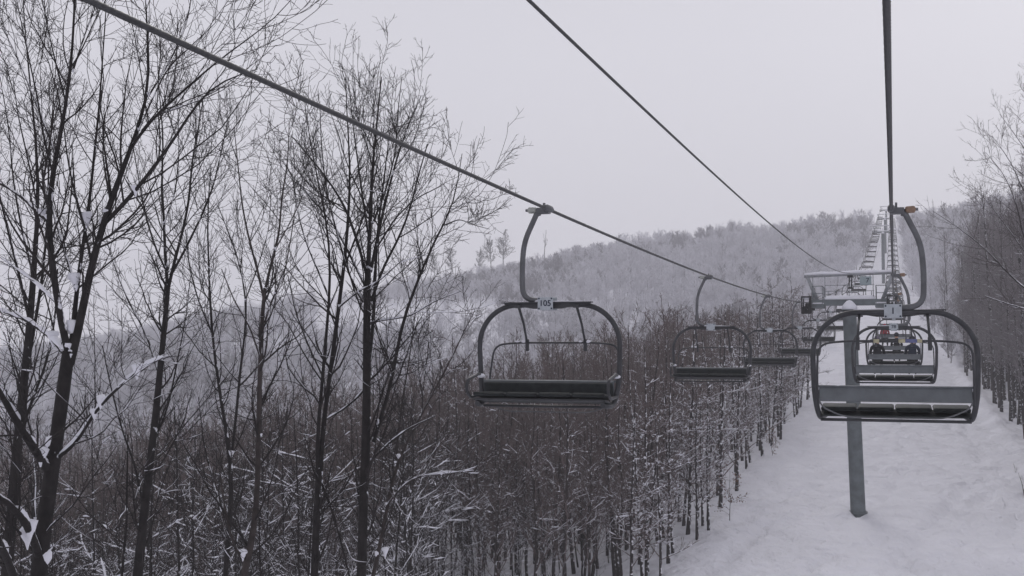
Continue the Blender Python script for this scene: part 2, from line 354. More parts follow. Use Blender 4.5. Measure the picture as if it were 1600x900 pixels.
# ------------------------------------------------------------------ chairs (origin on the rope at the grip, +Y = riding direction)
ZT = -1.34          # top tube
def chair_proto():
    d = {}
    # hanger arm
    d['hanger'] = MB().tube(arc_pts([(0.12, 0, -0.05), (0.17, 0, -0.06), (0.355, 0, -0.45), (0.385, 0, -0.80), (0.375, 0, -1.265), (0.0, 0, -1.285)], 0.21, 8), 0.038, 12).mesh('hanger', M_arm)
    g = MB().tube([(0, -0.22, 0.012), (0, -0.10, 0.01), (0, 0.10, 0.01), (0, 0.22, 0.012)], [0.024, 0.05, 0.05, 0.024], 12)
    g.box((0.07, 0, -0.02), (0.18, 0.13, 0.085), bev=0.015).box((0.06, 0, 0.055), (0.03, 0.03, 0.07)).tube([(0.12, 0, -0.02), (0.33, 0, -0.005)], 0.02, 10)
    d['grip'] = g.mesh('grip', M_arm)
    d['spring'] = MB().tube([(0.17, 0, -0.01), (0.18, 0, -0.01), (0.19, 0, -0.01), (0.275, 0, -0.006), (0.285, 0, -0.006), (0.30, 0, -0.006)], [0.03, 0.042, 0.046, 0.046, 0.042, 0.02], 14).mesh('spring', M_orange)
    # hoop frame: straight top, rounded shoulders, sides, lower ends curling forward under the seat
    W = 1.015
    pts = []
    for s in (-1, 1):
        rc = 0.56
        side = [(s * 0.2, 0, ZT)] + [(s * (W - rc + rc * math.sin(a)), 0, ZT - rc + rc * math.cos(a)) for a in np.linspace(0, math.pi / 2, 14)]
        low = arc_pts([(s * W, 0, ZT - rc - 0.05), (s * W * 0.985, -0.02, -2.42), (s * (W - .07), 0.08, -2.74), (s * (W - .13), 0.46, -2.70)], 0.2, 7)
        side = [Vector(q_) for q_ in side] + low
        pts = (side[::-1] if s < 0 else side) if not pts else pts + side
    d['frame'] = MB().tube(pts, 0.036, 12).mesh('frame', M_tube)
    d['crossbeam'] = MB().prism([(-0.62, ZT + 0.022), (0.62, ZT + 0.022), (0.62, ZT + 0.005), (0.45, ZT - 0.015), (0.2, ZT - 0.055), (-0.2, ZT - 0.055), (-0.45, ZT - 0.015), (-0.62, ZT + 0.005)], 0.037, 0.085).box((0, 0.085, ZT + 0.03), (1.30, 0.10, 0.014)).mesh('crossbeam', M_tube)
    d['backrest'] = MB().box((0, 0.02, -2.43), (1.88, 0.03, 0.205), Matrix.Rotation(R(-8), 3, 'X'), 0.01).tube([(-0.96, 0.0, -2.335), (0.96, 0.0, -2.335)], 0.014, 8).mesh('backrest', M_back)
    # note: rotation pushes the panel a little, recentred below by the tilt origin
    bc = MB().box((0, 0, 0), (1.86, 0.045, 0.18), None, 0.018)
    d['back_cushion'] = bc.mesh('back_cushion', M_cush)
    d['seat_frame'] = MB().tube(arc_pts([(-0.92, 0.08, -2.70), (-0.93, 0.50, -2.635), (0.93, 0.50, -2.635), (0.92, 0.08, -2.70)], 0.08, 4), 0.017, 8).tube([(-0.93, 0.07, -2.745), (0.93, 0.07, -2.745)], 0.02, 8).mesh('seat_frame', M_tube)
    d['seat_pan'] = MB().box((0, 0, 0), (1.86, 0.44, 0.02), None, 0.004).mesh('seat_pan', M_cush)
    c = MB().box((0, 0, 0), (0.455, 0.47, 0.058), None, 0.03)
    for f in c.b.faces: f.smooth = True
    d['seat_cushion'] = c.mesh('seat_cushion', M_cush)
    # armrests: flat loops beside the seat
    ar = MB()
    ar.tube(arc_pts([(0, 0.02, -2.32), (0, 0.10, -2.30), (0, 0.56, -2.37), (0, 0.60, -2.52), (0, 0.46, -2.62), (0, 0.12, -2.60)], 0.10, 5), 0.022, 8)
    d['armrest'] = ar.mesh('armrest', M_tube)
    # safety bar: two arms from the crossbeam, bar, side tubes down to the footrest
    sb = MB()
    sb.tube(arc_pts([(-0.93, -0.12, -2.62), (-0.935, -0.22, -2.3), (-0.92, -0.36, -1.90), (-0.60, -0.38, -1.865), (0.60, -0.38, -1.865), (0.92, -0.36, -1.90), (0.935, -0.22, -2.3), (0.93, -0.12, -2.62)], 0.20, 8), 0.0145, 10)
    for s in (-1, 1):
        sb.tube([(s * 0.42, 0.05, ZT - 0.02), (s * 0.425, -0.20, -1.6), (s * 0.43, -0.37, -1.86)], [0.02, 0.017, 0.017], 8)
        sb.box((s * 0.43, -0.38, -1.9), (0.05, 0.045, 0.17), None, 0.01)
        sb.box((s * 0.42, 0.07, ZT - 0.02), (0.09, 0.08, 0.05), None, 0.01)
    d['safety_bar'] = sb.mesh('safety_bar', M_tube)
    d['footrest'] = MB().tube(arc_pts([(-0.93, -0.12, -2.62), (-0.88, -0.02, -2.72), (-0.62, 0.08, -2.82), (0.62, 0.08, -2.82), (0.88, -0.02, -2.72), (0.93, -0.12, -2.62)], 0.2, 6), 0.010, 8).mesh('footrest', M_arm)
    pl = MB()
    pl.box((0, -0.055, ZT + 0.015), (0.22, 0.012, 0.18), None, 0.004).box((0, 0.15, ZT + 0.015), (0.22, 0.012, 0.18), None, 0.004).box((0, 0.048, ZT + 0.015), (0.15, 0.19, 0.12))
    d['number_sign'] = pl.mesh('number_sign', M_plate)
    d['screw'] = MB().tube([(0, -0.004, 0), (0, 0.004, 0)], 0.012, 8).mesh('screw', M_ink)
    d['clumps'] = []
    for (x, y, z, r) in [(-0.98, 0.05, -2.33, 0.035), (0.98, 0.05, -2.33, 0.04), (0.48, -0.38, -1.85, 0.026), (-0.47, -0.38, -1.85, 0.028), (0.15, 0.02, ZT + 0.05, 0.03), (-0.36, -0.38, -1.85, 0.02), (0.58, -0.38, -1.85, 0.02)]:
        d['clumps'].append(MB().ball((x, y, z), r, (1.6, 1, 0.8), 8).mesh('snow_clump', M_snow))
    for pts_, r_ in (([(-0.9, 0.0, -2.305), (-0.7, 0.0, -2.30), (-0.5, 0, -2.305)], 0.012), ([(-0.5, 0.06, ZT + 0.04), (-0.2, 0.06, ZT + 0.045), (0.1, 0.06, ZT + 0.04)], 0.014), ([(-0.8, 0.02, -2.76), (-0.72, 0.05, -2.80), (-0.5, 0.085, -2.86)], 0.012)):
        d['clumps'].append(MB().tube(pts_, [0.003, r_, 0.003], 6).mesh('snow_clump', M_snow))
    return d
CH = chair_proto()
# fix the tilt of the backrest about its own centre
me = CH['backrest']
NUM = {}
def number(parent, s):
    if s not in NUM: NUM[s] = text_mesh(s, 0.115, 'number', M_ink)
    for y, rz in ((-0.0635, 0), (0.1585, math.pi)):
        o = link(bpy.data.objects.new('number', NUM[s]), parent); o.location = (0, y, ZT + 0.015); o.rotation_euler = (R(90), 0, rz)
def chair(x, y, down, lab, grp, num=None, detail=2, spring=None):
    z = rope_z(y) if down else rope_zr(y)
    root = empty('lift_chair', (x, y, z), math.pi if down else 0.0)
    tag(root, lab, 'lift chair', grp)
    def part(n, parent=root, loc=None): 
        o = link(bpy.data.objects.new(n, CH[n]), parent)
        if loc: o.location = loc
        return o
    part('hanger'); part('frame'); bk = part('backrest')
    dzb = -0.06 if down else 0.03; bk.location.z = dzb
    if down:
        if 'backrest_dark' not in CH: CH['backrest_dark'] = CH['backrest'].copy(); CH['backrest_dark'].materials.clear(); CH['backrest_dark'].materials.append(M_cush)
        if detail == 0: bk.data = CH['backrest_dark']
    if detail == 0:
        part('seat_frame'); q = part('back_cushion'); q.location = (0, 0.06, -2.445 + dzb); s = part('seat_pan'); s.location = (0, 0.28, -2.63); s.rotation_euler = (R(3), 0, 0); return root
    part('crossbeam'); part('seat_frame'); q = part('back_cushion'); q.location = (0, 0.06, -2.445 + dzb); q.rotation_euler = (R(-8), 0, 0)
    g = part('grip'); sp = part('spring', g)
    if spring:
        key = 'spring_' + spring
        if key not in CH: CH[key] = CH['spring'].copy(); CH[key].materials.clear(); CH[key].materials.append(M_pale)
        sp.data = CH[key]
    s = part('seat_pan'); s.location = (0, 0.28, -2.665); s.rotation_euler = (R(7), 0, 0)
    for i in range(4):
        c = part('seat_cushion'); c.location = ((i - 1.5) * 0.467, 0.30, -2.59); c.rotation_euler = (R(7 if down else 3.5), 0, 0)
    sb = part('safety_bar'); part('footrest', sb)
    if not down: sb.children[0].location.z = 0.08
    if not down:      # bar swung part way up about its pivots on the crossbeam
        a_ = R(-17); sb.rotation_euler = (a_, 0, 0); py_, pz_ = 0.06, ZT
        sb.location = (0, py_ - (math.cos(a_) * py_ - math.sin(a_) * pz_), pz_ - (math.sin(a_) * py_ + math.cos(a_) * pz_))
    for sx in (-1, 1): part('armrest', root, (sx * 0.99, 0, 0))
    n = part('number_sign')
    if num: number(n, num)
    if detail == 2:
        for sx in (-1, 1):
            for sz in (-1, 1): part('screw', n, (sx * 0.09, 0.158 if down else -0.063, ZT + 0.015 + sz * 0.068))
        for k_, c_ in enumerate(CH['clumps']):
            if (down and k_ not in (7, 9)) or (not down and k_ not in (2, 3, 5, 6, 9)): link(bpy.data.objects.new('snow_clump', c_), root)
    return root

LG = 'empty chairs coming down on the left rope'; RG = 'chairs going up on the right rope'
chair(XL, 15.4, True, 'large empty chair numbered 105 hanging in the middle of the photo', LG, '105', 2, 'pale')
lab_l = ['empty chair right behind chair 105, second nearest on the left rope',
         'third nearest empty chair on the left rope, left of the tower',
         'empty chair hanging just below the left pulley assembly of the nearest tower',
         'first empty chair beyond the nearest tower on the left rope',
         'second empty chair beyond the nearest tower on the left rope',
         'third empty chair beyond the nearest tower on the left rope']
for i, l in enumerate(lab_l): chair(XL, 15.4 + 15.1 * (i + 1), True, l, LG, ['102', '98', '96', '93', '91', '88'][i] if False else None, 2 if i < 3 else 1, 'pale')
c1 = chair(XR, 15.75, False, 'large empty chair numbered 1 with yellow and blue bar sleeves, nearest on the right rope', RG, '1', 2)
for x0, x1, m_, nm in ((-0.24, -0.17, M_yel, 'bar_sleeve'), (0.06, 0.14, M_yel, 'bar_sleeve'), (0.142, 0.28, M_blue, 'bar_sleeve'), (0.282, 0.34, M_yel, 'bar_sleeve')):
    sb = [c for c in c1.children if c.name.startswith('safety_bar')][0]
    MB().tube([(x0, -0.38, -1.865), (x1, -0.38, -1.865)], 0.023, 12).build(nm, m_, sb)
c2 = chair(XR, 30.8, False, 'empty chair numbered 78 directly behind chair number 1 on the right rope', RG, '78', 2)
c3 = chair(XR, 46.2, False, 'chair on the right rope carrying two dark dressed riders', RG, None, 1)
c4 = chair(XR, 61.4, False, 'chair on the right rope carrying a single dark dressed rider', RG, None, 1)
c5 = chair(XR, 76.6, False, 'chair just beyond the nearest tower carrying a rider in red', RG, None, 1)
FARG_L = 'tiny far chairs on the left rope high on the slope'; FARG_R = 'tiny far chairs on the right rope high on the slope'
for i in range(26):
    y = 15.4 + 15.1 * (7 + i)
    if y < 492: chair(XL, y, True, 'tiny far chair in the stacked row of chairs on the left rope', FARG_L, None, 1 if y < 200 else 0, 'pale')
    y = 91.8 + 15.1 * i
    if y < 492: chair(XR, y, False, 'tiny far chair in the stacked row of chairs on the right rope', FARG_R, None, 1 if y < 200 else 0)

# ------------------------------------------------------------------ towers
def tower(Yt, detail, lab, board=None):
    zr = rope_z(Yt); gz = float(height(XC, Yt))
    root = empty('lift_tower', (XC, Yt, gz - 0.3)); tag(root, lab, 'lift tower', 'grey steel towers of the chairlift')
    z0 = zr - (gz - 0.3)     # rope height in local space
    lean = 0.30 if detail else 0.0
    pole = MB().tube([(lean, -0.35, -0.2), (lean, -0.35, 0.0), (0, -0.35, z0 - 0.62), (0, -0.35, z0 - 0.60), (0, -0.35, z0 - 0.42)], [0.40, 0.40, 0.365, 0.41, 0.41], 28)
    pole.build('pole', M_pole, root)
    fl = MB().tube([(lean, -0.35, 0.16), (lean, -0.35, 0.22)], 0.50, 28)
    for a_ in range(12): fl.tube([(lean + .455 * math.cos(a_ * .5236), -0.35 + .455 * math.sin(a_ * .5236), 0.2), (lean + .455 * math.cos(a_ * .5236), -0.35 + .455 * math.sin(a_ * .5236), 0.30)], 0.022, 6)
    fl.build('base_flange', M_pole, root)
    for u_ in (0.33, 0.66): MB().tube([(lean * (1 - u_), -0.35, u_ * z0 - .02), (lean * (1 - u_), -0.35, u_ * z0 + .02)], 0.40 - 0.03 * u_, 28).build('weld_ring', M_pole, root)
    MB().tube([(0, -0.35, z0 - 0.42), (0, -0.35, z0 - 0.38), (0, -0.35, z0 - 0.22), (0, -0.35, z0 - 0.08), (0, -0.35, z0 + 0.05), (0, -0.35, z0 + 0.09)], [0.40, 0.43, 0.38, 0.27, 0.14, 0.03], 20).build('snow_cap', M_snow, root)
    MB().box((0, 0.1, z0 - 0.02), (4.1, 0.42, 0.34), None, 0.02).build('crossarm', M_pole, root)
    s = MB(); rg = random.Random(int(Yt))
    s.tube([(-1.32, 0.1, z0 + 0.17), (-1.2, 0.1, z0 + 0.20), (0, 0.1, z0 + 0.21), (1.2, 0.1, z0 + 0.20), (1.32, 0.1, z0 + 0.17)], [0.14, 0.17, 0.18, 0.17, 0.14], 10)
    s.build('snow_layer', M_snow, root)
    zf = z0 + 1.52
    fr = MB().tube([(-2.42, 0, zf - 0.06), (2.42, 0, zf + 0.06)], 0.085, 12)
    for sx in (-1, 1):
        fr.tube([(sx * 2.28, 0, zf), (sx * 1.72, 0.1, z0 + 0.1)], 0.10, 10)
    for x in (-1.95, -1.30, -0.02, 1.25): fr.tube([(x, 0, zf - 0.02), (x, 0, z0 + 0.15)], 0.022, 6)
    fr.build('lifting_frame', M_galv, root)
    MB().tube([(-2.4, 0, zf + 0.03), (-1.5, 0, zf + 0.10), (-0.9, 0, zf + 0.075), (-0.3, 0, zf + 0.10), (0.4, 0, zf + 0.14), (1.3, 0, zf + 0.14), (2.35, 0, zf + 0.13)], [0.07, 0.10, 0.085, 0.10, 0.105, 0.10, 0.07], 10).build('snow_ridge', M_snow, root)
    for sx in (-1, 1):
        w = MB().box((sx * 1.66, 0.1, z0 - 0.22), (0.62, 2.2, 0.20), None, 0.02); w.build('catwalk', M_pole, root)
        MB().box((sx * 1.66, 0.1, z0 - 0.085), (0.60, 2.1, 0.075), None, 0.03).build('catwalk_snow', M_snow, root)
        rl = MB()
        for yy in (-0.95, 0.1, 1.15):
            for xx in (sx * 1.40, sx * 1.93): rl.tube([(xx, yy, z0 - 0.1), (xx, yy, z0 + 0.85)], 0.02, 6)
        for zz in (0.45, 0.85):
            rl.tube([(sx * 1.40, -0.95, z0 + zz), (sx * 1.40, 1.15, z0 + zz)], 0.02, 6)
            rl.tube([(sx * 1.93, -0.95, z0 + zz), (sx * 1.93, 1.15, z0 + zz)], 0.02, 6)
            rl.tube([(sx * 1.40, -0.95, z0 + zz), (sx * 1.93, -0.95, z0 + zz)], 0.02, 6)
        rl.build('railing', M_pole, root)
        # pulley assembly: side plates and eight rubber-lined wheels below the rope
        xw = sx * 2.23
        as_ = MB().box((xw - sx * 0.14, 0, z0 - 0.42), (0.05, 2.2, 0.20), None, 0.01).box((xw + sx * 0.14, 0, z0 - 0.42), (0.05, 2.2, 0.20), None, 0.01)
        as_.box((xw - sx * 0.2, 0.1, z0 - 0.3), (0.35, 0.25, 0.3)).box((xw + sx * 0.16, -1.1, z0 - 0.12), (0.06, 0.08, 0.75), None, 0.01).box((xw - sx * 0.16, -1.1, z0 - 0.12), (0.06, 0.08, 0.75), None, 0.01)
        for q_ in (-0.24, 0.24): as_.box((xw + q_, -1.28, z0 - 0.18), (0.07, 0.14, 0.95), None, 0.015)
        as_.box((xw, -1.28, z0 - 0.62), (0.5, 0.13, 0.10), None, 0.015).box((xw, -1.28, z0 + 0.26), (0.5, 0.13, 0.09), None, 0.015).box((xw, -1.22, z0 - 0.42), (0.42, 0.06, 0.3))
        ao = as_.build('pulley_assembly', M_rub, root)
        for k in range(6):
            yy = -1.2 + k * 0.48
            dz = (rope_z(Yt + yy) - zr)
            MB().tube([(xw - 0.05, yy, z0 + dz - 0.26), (xw - 0.03, yy, z0 + dz - 0.26), (xw + 0.03, yy, z0 + dz - 0.26), (xw + 0.05, yy, z0 + dz - 0.26)], [0.24, 0.225, 0.225, 0.24], 18).build('pulley_wheel', M_rub, ao)
        MB().ball((xw, -1.15, z0 + 0.22), 0.15, (1.1, 1.2, 0.8), 10).ball((xw - 0.22, -1.12, z0 + 0.2), 0.08, (1, 1, 1), 8).ball((xw + 0.05, -1.16, z0 - 0.42), 0.12, (1, .8, 1.1), 8).build('snow_clump', M_snow, ao)
    if detail:
        br = MB().box((0.05, -0.1, zf - 0.12), (0.30, 0.2, 0.12), None, 0.01).box((0.0, -0.12, zf - 0.45), (0.06, 0.06, 0.6), Matrix.Rotation(R(4), 3, 'Y'))
        br.box((0.12, -0.12, zf - 0.45), (0.05, 0.05, 0.6)).box((0.08, -0.1, zf - 0.76), (0.3, 0.12, 0.08)); br.build('cable_bracket', M_rub, root)
        mr = MB()
        for zz in (0.35, 0.62, 0.95): mr.tube([(-1.3, 0.3, z0 + zz), (1.3, 0.3, z0 + zz)], 0.015, 6)
        for x in (-1.15, -0.75, -0.4, 0.45, 0.85, 1.15): mr.tube([(x, 0.3, z0 + 0.1), (x, 0.3, z0 + 0.62)], 0.018, 6)
        mr.build('handrail', M_pole, root)
        bd = MB().box((0.86, -0.12, zf - 0.36), (0.62, 0.02, 0.46), None, 0.004).build('number_board', M_board, root)
        tx = link(bpy.data.objects.new('number', text_mesh('7', 0.36, 'number', M_ink)), bd); tx.location = (0.96, -0.133, zf - 0.36); tx.rotation_euler = (R(90), 0, 0)
    return root
tower(T1, 1, 'nearest grey lift tower standing on the piste with platform, railing and board reading 7')
tower(300, 0, 'second lift tower up the slope, seen above the platform of the nearest tower')
tower(400, 0, 'third lift tower, thin and hazy near the crest')
tower(489, 0, 'topmost lift tower on the skyline of the piste')

# ------------------------------------------------------------------ people
def person(chair_o, xs, lab, c_jacket, c_pants, hat, hatc, kgrp):
    wy = chair_o.location.y; wz = chair_o.location.z
    base = Vector((chair_o.location.x + xs, wy + 0.22, wz - 2.56))
    root = empty('person', base); tag(root, lab, 'person', 'riders sitting on the chairs')
    root.scale = (1.0, 1.0, 1.0)
    # one continuous skinned body, seated: pelvis at origin
    v = [(0, 0, 0.12, .16), (0, 0.02, 0.30, .155), (0, 0.05, 0.48, .165), (0, 0.07, 0.58, .10), (0, 0.09, 0.66, .065), (0, 0.11, 0.75, .095), (0, 0.12, 0.84, .085)]
    e = [(0, 1), (1, 2), (2, 3), (3, 4), (4, 5), (5, 6)]
    for s in (-1, 1):
        b0 = len(v)
        v += [(s * 0.10, 0.04, 0.10, .105), (s * 0.13, 0.28, 0.13, .09), (s * 0.14, 0.46, 0.13, .075), (s * 0.14, 0.50, -0.08, .065), (s * 0.14, 0.48, -0.30, .06), (s * 0.14, 0.58, -0.36, .055)]
        e += [(0, b0)] + [(b0 + i, b0 + i + 1) for i in range(5)]
        b1 = len(v)
        v += [(s * 0.19, 0.06, 0.53, .08), (s * 0.25, 0.10, 0.36, .062), (s * 0.26, 0.20, 0.27, .055), (s * 0.20, 0.40, 0.32, .042)]
        e += [(3, b1)] + [(b1 + i, b1 + i + 1) for i in range(3)]
    me = bpy.data.meshes.new('body'); me.from_pydata([q[:3] for q in v], e, [])
    o = bpy.data.objects.new('body', me); link(o, root)
    sk = o.modifiers.new('skin', 'SKIN'); sk.use_smooth_shade = True
    for i, q in enumerate(v): me.skin_vertices[0].data[i].radius = (q[3], q[3] * 0.9); me.skin_vertices[0].data[i].use_root = (i == 0)
    o.modifiers.new('sub', 'SUBSURF').levels = 2; o.modifiers['sub'].render_levels = 2
    # bake the body so materials can follow the clothes: jacket above the hips, trousers below
    bpy.context.view_layer.update(); dg = bpy.context.evaluated_depsgraph_get(); nm = bpy.data.meshes.new_from_object(o.evaluated_get(dg))
    o.modifiers.clear(); o.data = nm; nm.name = 'body'; nm.materials.clear()
    for m_ in (c_jacket, c_pants, M_rub, mat('skin', (0.45, 0.26, 0.19), 0.6)): nm.materials.append(m_)
    for p_ in nm.polygons:
        c = p_.center; p_.use_smooth = True
        p_.material_index = 0 if c.z > 0.17 and not (c.z < 0.24 and abs(c.x) < 0.2 and c.y > 0.2) else (2 if c.z < -0.24 else 1)
        if c.z > 0.66: p_.material_index = 3
    hb = MB().ball((0, 0.105, 0.835), 0.118, (1, 1.12, 1.05), 16)
    hb.build(hat, hatc, root)
    fc = MB().ball((0, 0.215, 0.775), 0.02, (0.8, 1.2, 1.2), 8)
    for s in (-1, 1): fc.ball((s * 0.035, 0.205, 0.80), 0.012, (1, .6, .8), 8)
    fc.build('face', MATS['skin'], root)
    for s in (-1, 1):
        g = MB().ball((s * 0.19, 0.44, 0.335), 0.045, (0.8, 1.1, 0.55), 10)
        for k in range(4):
            xk = s * (0.155 + 0.022 * k); L = (0.05, 0.06, 0.058, 0.045)[k]
            g.tube([(xk, 0.46, 0.345), (xk, 0.46 + L * .8, 0.335), (xk, 0.46 + L * .7, 0.335 - L * .6), (xk, 0.46 + L * .2, 0.335 - L * .8)], [0.011, 0.0105, 0.010, 0.008], 6)
        g.tube([(s * 0.15, 0.43, 0.33), (s * 0.135, 0.455, 0.31), (s * 0.14, 0.48, 0.295)], [0.013, 0.012, 0.009], 6)
        g.build('glove', M_rub, root)
    for s in (-1, 1):
        q = MB().box((0, 0, 0), (0.08, 1.30, 0.014), None, 0.004).tube([(0, 0.64, 0), (0, 0.74, 0.025), (0, 0.82, 0.075)], [0.03, 0.028, 0.015], 8).box((0, -0.05, 0.025), (0.055, 0.3, 0.035), None, 0.005)
        sk_ = q.build('ski', kgrp[0]); sk_.location = base + Vector((s * 0.14, 0.55, -0.43)); sk_.rotation_euler = (R(-6), 0, R(2 * s))
        tag(sk_, ('left' if s < 0 else 'right') + ' ski hanging under ' + kgrp[1], 'ski', 'skis on the feet of the riders')
    return root
person(c3, -0.62, 'seated rider in black jacket and grey violet helmet on the left end of the chair', cloth('black_jacket', (0.018, 0.018, 0.022)), cloth('black_trousers', (0.015, 0.015, 0.018)), 'helmet', cloth('violet_helmet', (0.14, 0.12, 0.16)), (M_rub, 'the rider with the violet helmet'))
person(c3, 0.66, 'seated rider in dark blue jacket with black hood on the right end of the chair', cloth('navy_jacket', (0.022, 0.028, 0.045)), cloth('black_trousers', (0.015, 0.015, 0.018)), 'hood', cloth('black_hood', (0.02, 0.02, 0.03)), (M_rub, 'the rider in dark blue'))
person(c4, 0.12, 'lone seated rider in black with black pointed beanie in the middle of the chair', cloth('black_jacket', (0.018, 0.018, 0.022)), cloth('black_trousers', (0.015, 0.015, 0.018)), 'beanie', cloth('black_hood', (0.02, 0.02, 0.03)), (M_rub, 'the lone rider in black'))
person(c5, -0.55, 'seated rider in a red jacket and red helmet beyond the two riders in black', cloth('red_jacket', (0.32, 0.02, 0.035)), cloth('black_trousers', (0.015, 0.015, 0.018)), 'helmet', cloth('red_helmet', (0.35, 0.02, 0.04)), (M_rub, 'the rider in red'))

# ------------------------------------------------------------------ trees
def norm(a): return a / (np.linalg.norm(a, axis=-1, keepdims=True) + 1e-9)
def resample(pts, rad, n):
    pts = np.asarray(pts, float); rad = np.asarray(rad, float)
    s = np.concatenate([[0], np.cumsum(np.linalg.norm(np.diff(pts, axis=0), axis=1))]); u = np.linspace(0, s[-1], n)
    # smooth the corners a little
    P_ = np.stack([np.interp(u, s, pts[:, k]) for k in range(3)], -1); R_ = np.interp(u, s, rad)
    Q_ = P_.copy(); Q_[1:-1] = 0.25 * P_[:-2] + 0.5 * P_[1:-1] + 0.25 * P_[2:]
    return Q_, R_
def spawn(rg, Pa, Ra, cnt, n, lr, ang, up, wander, rr, tmin=0.2, tmax=1.0, rmin=0.003, lenabs=False, end=0.3, up_grow=0.0):
    m, k, _ = Pa.shape
    if np.isscalar(cnt): cnt = np.full(m, cnt)
    idx = np.repeat(np.arange(m), cnt); N = len(idx)
    if N == 0: return np.zeros((0, n, 3)), np.zeros((0, n))
    t = rg.uniform(tmin, tmax, N); f = t * (k - 1); i = np.minimum(f.astype(int), k - 2); fr = (f - i)[:, None]
    pos = Pa[idx, i] * (1 - fr) + Pa[idx, i + 1] * fr; T = norm(Pa[idx, i + 1] - Pa[idx, i])
    pr = Ra[idx, i] * (1 - fr[:, 0]) + Ra[idx, i + 1] * fr[:, 0]
    L = np.linalg.norm(np.diff(Pa, axis=1), axis=2).sum(1)[idx] if not lenabs else np.ones(N)
    v = rg.normal(size=(N, 3)); pe = norm(v - (v * T).sum(1, keepdims=True) * T)
    a = np.radians(rg.uniform(ang[0], ang[1], N))[:, None]
    d = np.cos(a) * T + np.sin(a) * pe
    ln = L * rg.uniform(lr[0], lr[1], N) * (1.0 - 0.55 * (t - tmin) / (1 - tmin + 1e-6))
    out = np.empty((N, n, 3)); out[:, 0] = pos; st = (ln / (n - 1))[:, None]
    for j in range(1, n):
        d = norm(d + np.array([0, 0, 1.0]) * (up + up_grow * j) + wander * rg.normal(size=(N, 3)))
        out[:, j] = out[:, j - 1] + d * st
    r0 = np.maximum(pr * rg.uniform(rr * 0.75, rr * 1.15, N), rmin)
    rad = r0[:, None] * np.linspace(1, end, n)[None, :]
    return out, np.maximum(rad, rmin * 0.8)
def snow_on(rg, Pa, Ra, amt, prob, cap=0.09, full=False, heavy=0.75):
    """ridges of snow lying on the upper side of branches"""
    m, n, _ = Pa.shape
    if m == 0: return Pa, Ra
    keep = rg.random(m) < prob; Pa = Pa[keep]; Ra = Ra[keep]; m = len(Pa)
    if m == 0: return Pa, Ra
    T = np.gradient(Pa, axis=1); T = norm(T); h = np.clip(1.15 - np.abs(T[..., 2]) * 1.1, 0, 1)
    w = np.clip(rg.uniform(-0.55, 1.1, (m, n)), 0, 1)
    if full:
        w = np.where(h > 0.30, np.clip(w * 0.9 + 0.30, 0.1, 1), w * 0.6); s = np.minimum((Ra * 0.85 + np.minimum(amt, Ra * heavy)) * np.sqrt(h) * w, cap)
    else: s = np.minimum((Ra * 0.75 + amt) * h * w, cap)
    s[:, -1] *= 0.3
    C = Pa.copy(); C[..., 2] += Ra * 0.55 + s * 0.55
    return C, s + 0.0008
def lumps(rg, pos, r, tall=1.5):
    m = len(pos); n = 6
    z = np.array([-0.9, -0.35, 0.1, 0.5, 0.75, 0.86]); q = np.array([0.08, 0.34, 0.66, 0.92, 0.80, 0.05])
    C = np.repeat(pos[:, None, :], n, 1).copy(); C[..., 2] += z[None] * r[:, None] * tall
    C[..., 0] += rg.normal(0, 0.06, (m, n)) * r[:, None]; C[..., 1] += rg.normal(0, 0.06, (m, n)) * r[:, None]
    return C, r[:, None] * q[None] * rg.uniform(0.75, 1.2, (m, n))

